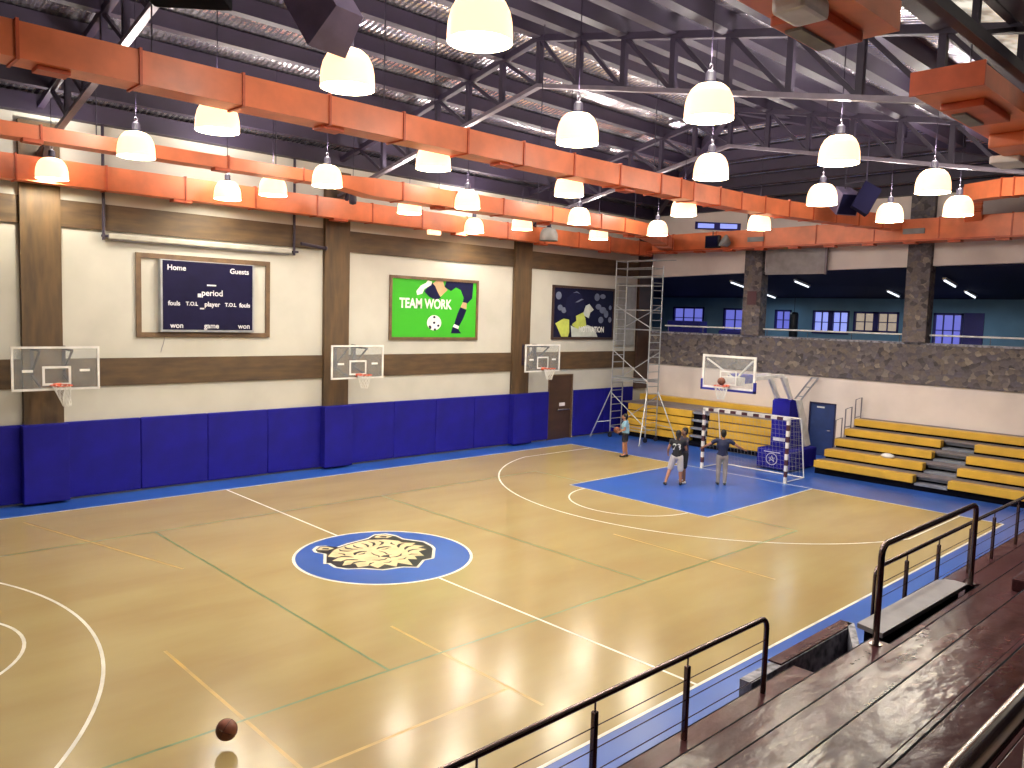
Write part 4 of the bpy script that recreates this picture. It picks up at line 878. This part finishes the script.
for z in (1.2, 1.4, 1.6): MB().tube([(1.33, -9.36, z), (16, -9.36, z)], .005, 5).build('cable', 'rail_steel', t)
t = thing('hoop_rail', (1.4, -10.02, 1.45), 'tall inverted U stainless rail standing on the stand over the stair opening', 'railing')
MB().tube(rail_path((-.26, -10.02, 2.6), (3.0, -10.02, 2.6), 1.452, 1.452, .13), .036, 12).build('handrail', 'rail_steel', t, True)
for x in (-.26, 3.0): MB().tube([(x, -10.02, 1.452), (x, -10.02, 1.465)], .07, 14).build('base_plate', 'stainless', t)
t = thing('front_rail', (-5.5, -12.95, 3.25), 'close polished steel rail cut off by the lower right corner', 'railing')
MB().tube([(-12, -12.95, 4.1), (1.5, -12.95, 4.1)], .03, 14).build('handrail', 'stainless', t, True)
MB().tube([(-12, -12.95, 3.8), (1.5, -12.95, 3.8)], .02, 10).build('mid_rail', 'stainless', t, True)
for x in (-9.5, -6.9, -1.5, 1.2): MB().tube([(x, -12.95, 3.252), (x, -12.95, 4.1)], .024, 10).build('post', 'stainless', t, True)

# ------------------------------------------------------------------ balls
def basketball(c, label, r=.121):
    t = thing('basketball', c, label, 'basketball'); c = (0, 0, 0)
    MB().ball(c, r, nu=28, nv=18).build('ball_skin', 'ball', t, True, True)
    m = MB()
    for ax in range(3):
        pts = []
        for a in range(33):
            q = [0, 0, 0]; q[ax] = 0; q[(ax+1) % 3] = r*cos(a*pi/16); q[(ax+2) % 3] = r*sin(a*pi/16); pts.append(q)
        m.tube(pts, .0025, 4, False)
    m.build('seam', 'ball_seam', t, True, True); t.rotation_euler = (.4, .3, .8); return t
basketball((-5.55, -4.93, .2), 'brown basketball bouncing alone on the court, lower left')
basketball((c4[0], c4[1]+.0, 3.19), 'orange basketball dropping into the rim of the portable hoop')

# ------------------------------------------------------------------ people
def capsules(caps):
    """caps: list of (a, b, ra, rb) tapered capsules / (c, r, scale) balls -> voxel union mesh"""
    m = MB()
    for c in caps:
        if len(c) == 4:
            a, b, ra, rb = Vector(c[0]), Vector(c[1]), c[2], c[3]
            m.tube([a, a.lerp(b, .5), b], [ra, (ra+rb)/2, rb], 12); m.ball(a, ra, nu=12, nv=8); m.ball(b, rb, nu=12, nv=8)
        else: m.ball(c[0], c[1], c[2], nu=16, nv=10)
    return m
def remeshed(caps, name, mname, parent, vox=.011):
    m = capsules(caps); o = m.build('tmp', mname, None, True, True)
    md = o.modifiers.new('r', 'REMESH'); md.mode = 'VOXEL'; md.voxel_size = vox; md.use_smooth_shade = True
    sm = o.modifiers.new('s', 'SMOOTH'); sm.factor = .5; sm.iterations = 2
    dg = bpy.context.evaluated_depsgraph_get(); dg.update()
    me = bpy.data.meshes.new_from_object(o.evaluated_get(dg)); bpy.data.objects.remove(o)
    me.name = name
    for p_ in me.polygons: p_.use_smooth = True
    if not me.materials: me.materials.append(MATS[mname])
    ob = bpy.data.objects.new(name, me); COL.objects.link(ob); ob.parent = parent; return ob
def hand(caps, wrist, d, side, curl=.5):
    """palm and five fingers from the wrist along d; side points to the thumb"""
    d = Vector(d).normalized(); s = Vector(side); s = (s-d*s.dot(d)).normalized(); nrm = d.cross(s)
    w_ = Vector(wrist)
    for k_ in range(-1, 2): caps.append((w_+d*.01+s*.018*k_, w_+d*.08+s*.022*k_, .016, .015))
    for i, (ln, off_) in enumerate(((.065, .032), (.075, .011), (.07, -.011), (.055, -.032))):
        a = w_+d*.08+s*off_; b = a+d*ln*.55+nrm*curl*ln*.2; c = b+d*ln*.4+nrm*curl*ln*.5
        caps.append((a, b, .0105, .0095)); caps.append((b, c, .0095, .008))
    a = w_+d*.025+s*.035; b = a+s*.03+d*.025; caps.append((a, b, .012, .011)); caps.append((b, b+d*.03+s*.008, .011, .009))
def person(loc, rz, J, label, skin, top, bottom, shoes, hair='hair', long_trousers=False, number=None, socks=None, sleeve=.5, short_len=.75, hair_len=0):
    """J: joints in the figure's own frame (x forward, y left); z up"""
    t = thing('person', loc, label, 'person', None, rz)
    V = {k_: Vector(v_) for k_, v_ in J.items()}
    caps = []
    pel, chest, neck, head = V['pelvis'], V['chest'], V['neck'], V['head']
    caps.append((pel, .13, (.85, 1.15, .95))); caps.append((pel, chest, .115, .135)); caps.append((chest, .15, (.8, 1.15, 1.15)))
    caps.append((chest+Vector((0, .08, .1)), V['shl']*1, .07, .055)); caps.append((chest+Vector((0, -.08, .1)), V['shr'], .07, .055))
    caps.append((neck-Vector((0, 0, .05)), head-Vector((0, 0, .06)), .056, .052))
    caps.append((head, .1, (.98, .8, 1.18))); caps.append((head+Vector((.035, 0, -.055)), .062, (.9, .85, .9)))
    caps.append((head+Vector((.09, 0, .0)), head+Vector((.112, 0, -.03)), .01, .014))       # nose
    for s in (1, -1):
        caps.append((head+Vector((-.005, s*.083, -.01)), .028, (.7, .4, 1.1)))                # ears
        caps.append((head+Vector((.088, s*.03, .03)), head+Vector((.088, s*.045, .03)), .012, .01))   # brows
    caps.append((head+Vector((.086, -.02, -.06)), head+Vector((.086, .02, -.06)), .009, .009))       # lips
    for s in 'lr':
        caps.append((V['sh'+s], V['el'+s], .05, .04)); caps.append((V['el'+s], V['wr'+s], .04, .026))
        d = V['wr'+s]-V['el'+s]; hand(caps, V['wr'+s], d, J.get('th'+s, (1, 0, 0)))
        caps.append((V['hip'+s], V['kn'+s], .085, .058)); caps.append((V['kn'+s], V['kn'+s].lerp(V['an'+s], .35), .056, .056)); caps.append((V['kn'+s].lerp(V['an'+s], .35), V['an'+s], .056, .036))
        caps.append((V['an'+s], V['toe'+s], .04, .032))
    body = remeshed(caps, 'body', skin, t, .009)
    # shirt
    sh = [(pel+Vector((0, 0, .04)), .145, (.88, 1.2, .8)), (pel+Vector((0, 0, .03)), chest, .135, .15), (chest, .165, (.82, 1.17, 1.15)), (chest+Vector((0, .08, .1)), V['shl'], .082, .068), (chest+Vector((0, -.08, .1)), V['shr'], .082, .068)]
    for s in 'lr': sh.append((V['sh'+s], V['sh'+s].lerp(V['el'+s], sleeve), .064, .062))
    shirt = remeshed(sh, 'shirt', top, t, .012)
    bt = [(pel-Vector((0, 0, .02)), .145, (.87, 1.16, .85))]
    for s in 'lr':
        if long_trousers:
            bt.append((V['hip'+s], V['kn'+s], .098, .074)); bt.append((V['kn'+s], V['an'+s]+Vector((0, 0, .02)), .074, .058))
        else: bt.append((V['hip'+s], V['hip'+s].lerp(V['kn'+s], short_len), .105, .095))
    remeshed(bt, 'trousers' if long_trousers else 'shorts', bottom, t, .012)
    for s in 'lr':
        f_ = V['toe'+s]-V['an'+s]; u = Vector((f_.x, f_.y, 0)).normalized(); a = V['an'+s]
        low = min(V['an'+s].z-.075, V['toe'+s].z-.035)
        sc_ = [(a+Vector((0, 0, -.02)), .052, (1, .9, 1)), (a-Vector((0, 0, .035))-u*.03, V['toe'+s], .042, .04), (V['toe'+s], .044, (1.1, 1, .8))]
        remeshed(sc_, 'shoe', shoes, t, .009)
    if socks:
        for s in 'lr': remeshed([(V['an'+s]+Vector((0, 0, .02)), V['an'+s].lerp(V['kn'+s], .3), .046, .054)], 'sock', socks, t, .01)
    hr = [(head+Vector((-.022, 0, .035)), .104, (.98, .86, 1.02)), (head+Vector((-.045, 0, -.02)), .085, (.8, .9, 1.1))]
    if hair_len: hr.append((head+Vector((-.06, 0, -.03)), head+Vector((-.1, 0, -.03-hair_len)), .06, .035))
    remeshed(hr, 'hair', hair, t, .01)
    if number:
        vs, fs = text_mb(number, .26, lambda u, v: tuple(chest+Vector((-.137-.0, -u, v-.02))), .006)
        MB().add(vs, fs).build('jersey_number', 'letter_white', shirt, False, True)
    return t
def J(**k):
    b = dict(pelvis=(0,0,.93), chest=(.0,0,1.25), neck=(0,0,1.45), head=(.02,0,1.6), shl=(0,.19,1.39), shr=(0,-.19,1.39), ell=(-.03,.25,1.12), elr=(-.03,-.25,1.12), wrl=(.06,.26,.9), wrr=(.06,-.26,.9),
             hipl=(0,.09,.9), hipr=(0,-.09,.9), knl=(.03,.1,.5), knr=(.03,-.1,.5), anl=(0,.1,.085), anr=(0,-.1,.085), toel=(.13,.12,.04), toer=(.13,-.12,.04)); b.update(k); return b
# facing: camera looks along about 34 degrees
person((12.22, -.38, 0), radians(34), J(ell=(.02,.43,1.24), elr=(.02,-.43,1.24), wrl=(.13,.6,1.12), wrr=(.13,-.6,1.14)),
       'person in navy T-shirt and long grey trousers, arms held out, facing the hoop', 'skin', 'shirt_navy', 'trousers_grey', 'shoe_dark', long_trousers=True)
person((11.05, .48, 0), radians(25), J(pelvis=(0,0,.9), chest=(.05,0,1.2), neck=(.08,0,1.4), head=(.12,0,1.55), shl=(.05,.19,1.34), shr=(.05,-.19,1.34), ell=(.0,.27,1.1), elr=(.14,-.25,1.1), wrl=(.14,.3,.95), wrr=(.33,-.2,1.15),
       hipl=(0,.09,.88), hipr=(0,-.09,.88), knl=(.05,.2,.5), knr=(.02,-.12,.48), anl=(-.22,.28,.085), anr=(0,-.14,.085), toel=(-.1,.33,.04), toer=(.13,-.14,.04)),
       'person in black jersey with white number and pale shorts, stepping to the left', 'skin', 'shirt_black', 'shorts_pale', 'shoe_dark', number='23', sleeve=.3, short_len=.95, hair_len=.1)
person((11.54, .56, 0), radians(150), J(pelvis=(0,0,.92), chest=(.03,0,1.24), ell=(.12,.26,1.16), elr=(.12,-.26,1.16), wrl=(.3,.2,1.22), wrr=(.3,-.2,1.18), knl=(.06,.16,.5), knr=(.0,-.14,.5), anl=(.06,.22,.085), anr=(-.12,-.18,.085), toel=(.19,.24,.04), toer=(.0,-.22,.04)),
       'person in dark plum shirt and black knee shorts behind the numbered jersey', 'skin_dark', 'shirt_plum', 'shorts_black', 'shoe_white', short_len=.9)
p1 = person((13.62, 4.5, 0), radians(120), J(pelvis=(0,0,.88), chest=(.02,0,1.15), neck=(.03,0,1.33), head=(.05,0,1.47), shl=(0,.17,1.28), shr=(0,-.17,1.28), ell=(0,.25,1.04), elr=(.05,-.24,1.04), wrl=(.18,.2,.95), wrr=(.22,-.08,.96),
       hipl=(0,.08,.85), hipr=(0,-.08,.85), knl=(.04,.09,.47), knr=(.0,-.09,.47), anl=(.02,.09,.085), anr=(-.06,-.09,.085), toel=(.14,.1,.04), toer=(.06,-.1,.04)),
       'person in pale blue T-shirt and dark shorts holding a ball by the scaffold', 'skin', 'shirt_blue', 'shorts_black', 'shoe_dark', short_len=.6)
a_ = radians(120); lx, ly_ = .31, .07
basketball((13.62+lx*cos(a_)-ly_*sin(a_), 4.5+lx*sin(a_)+ly_*cos(a_), .98), 'orange basketball held at the waist by the person in pale blue')
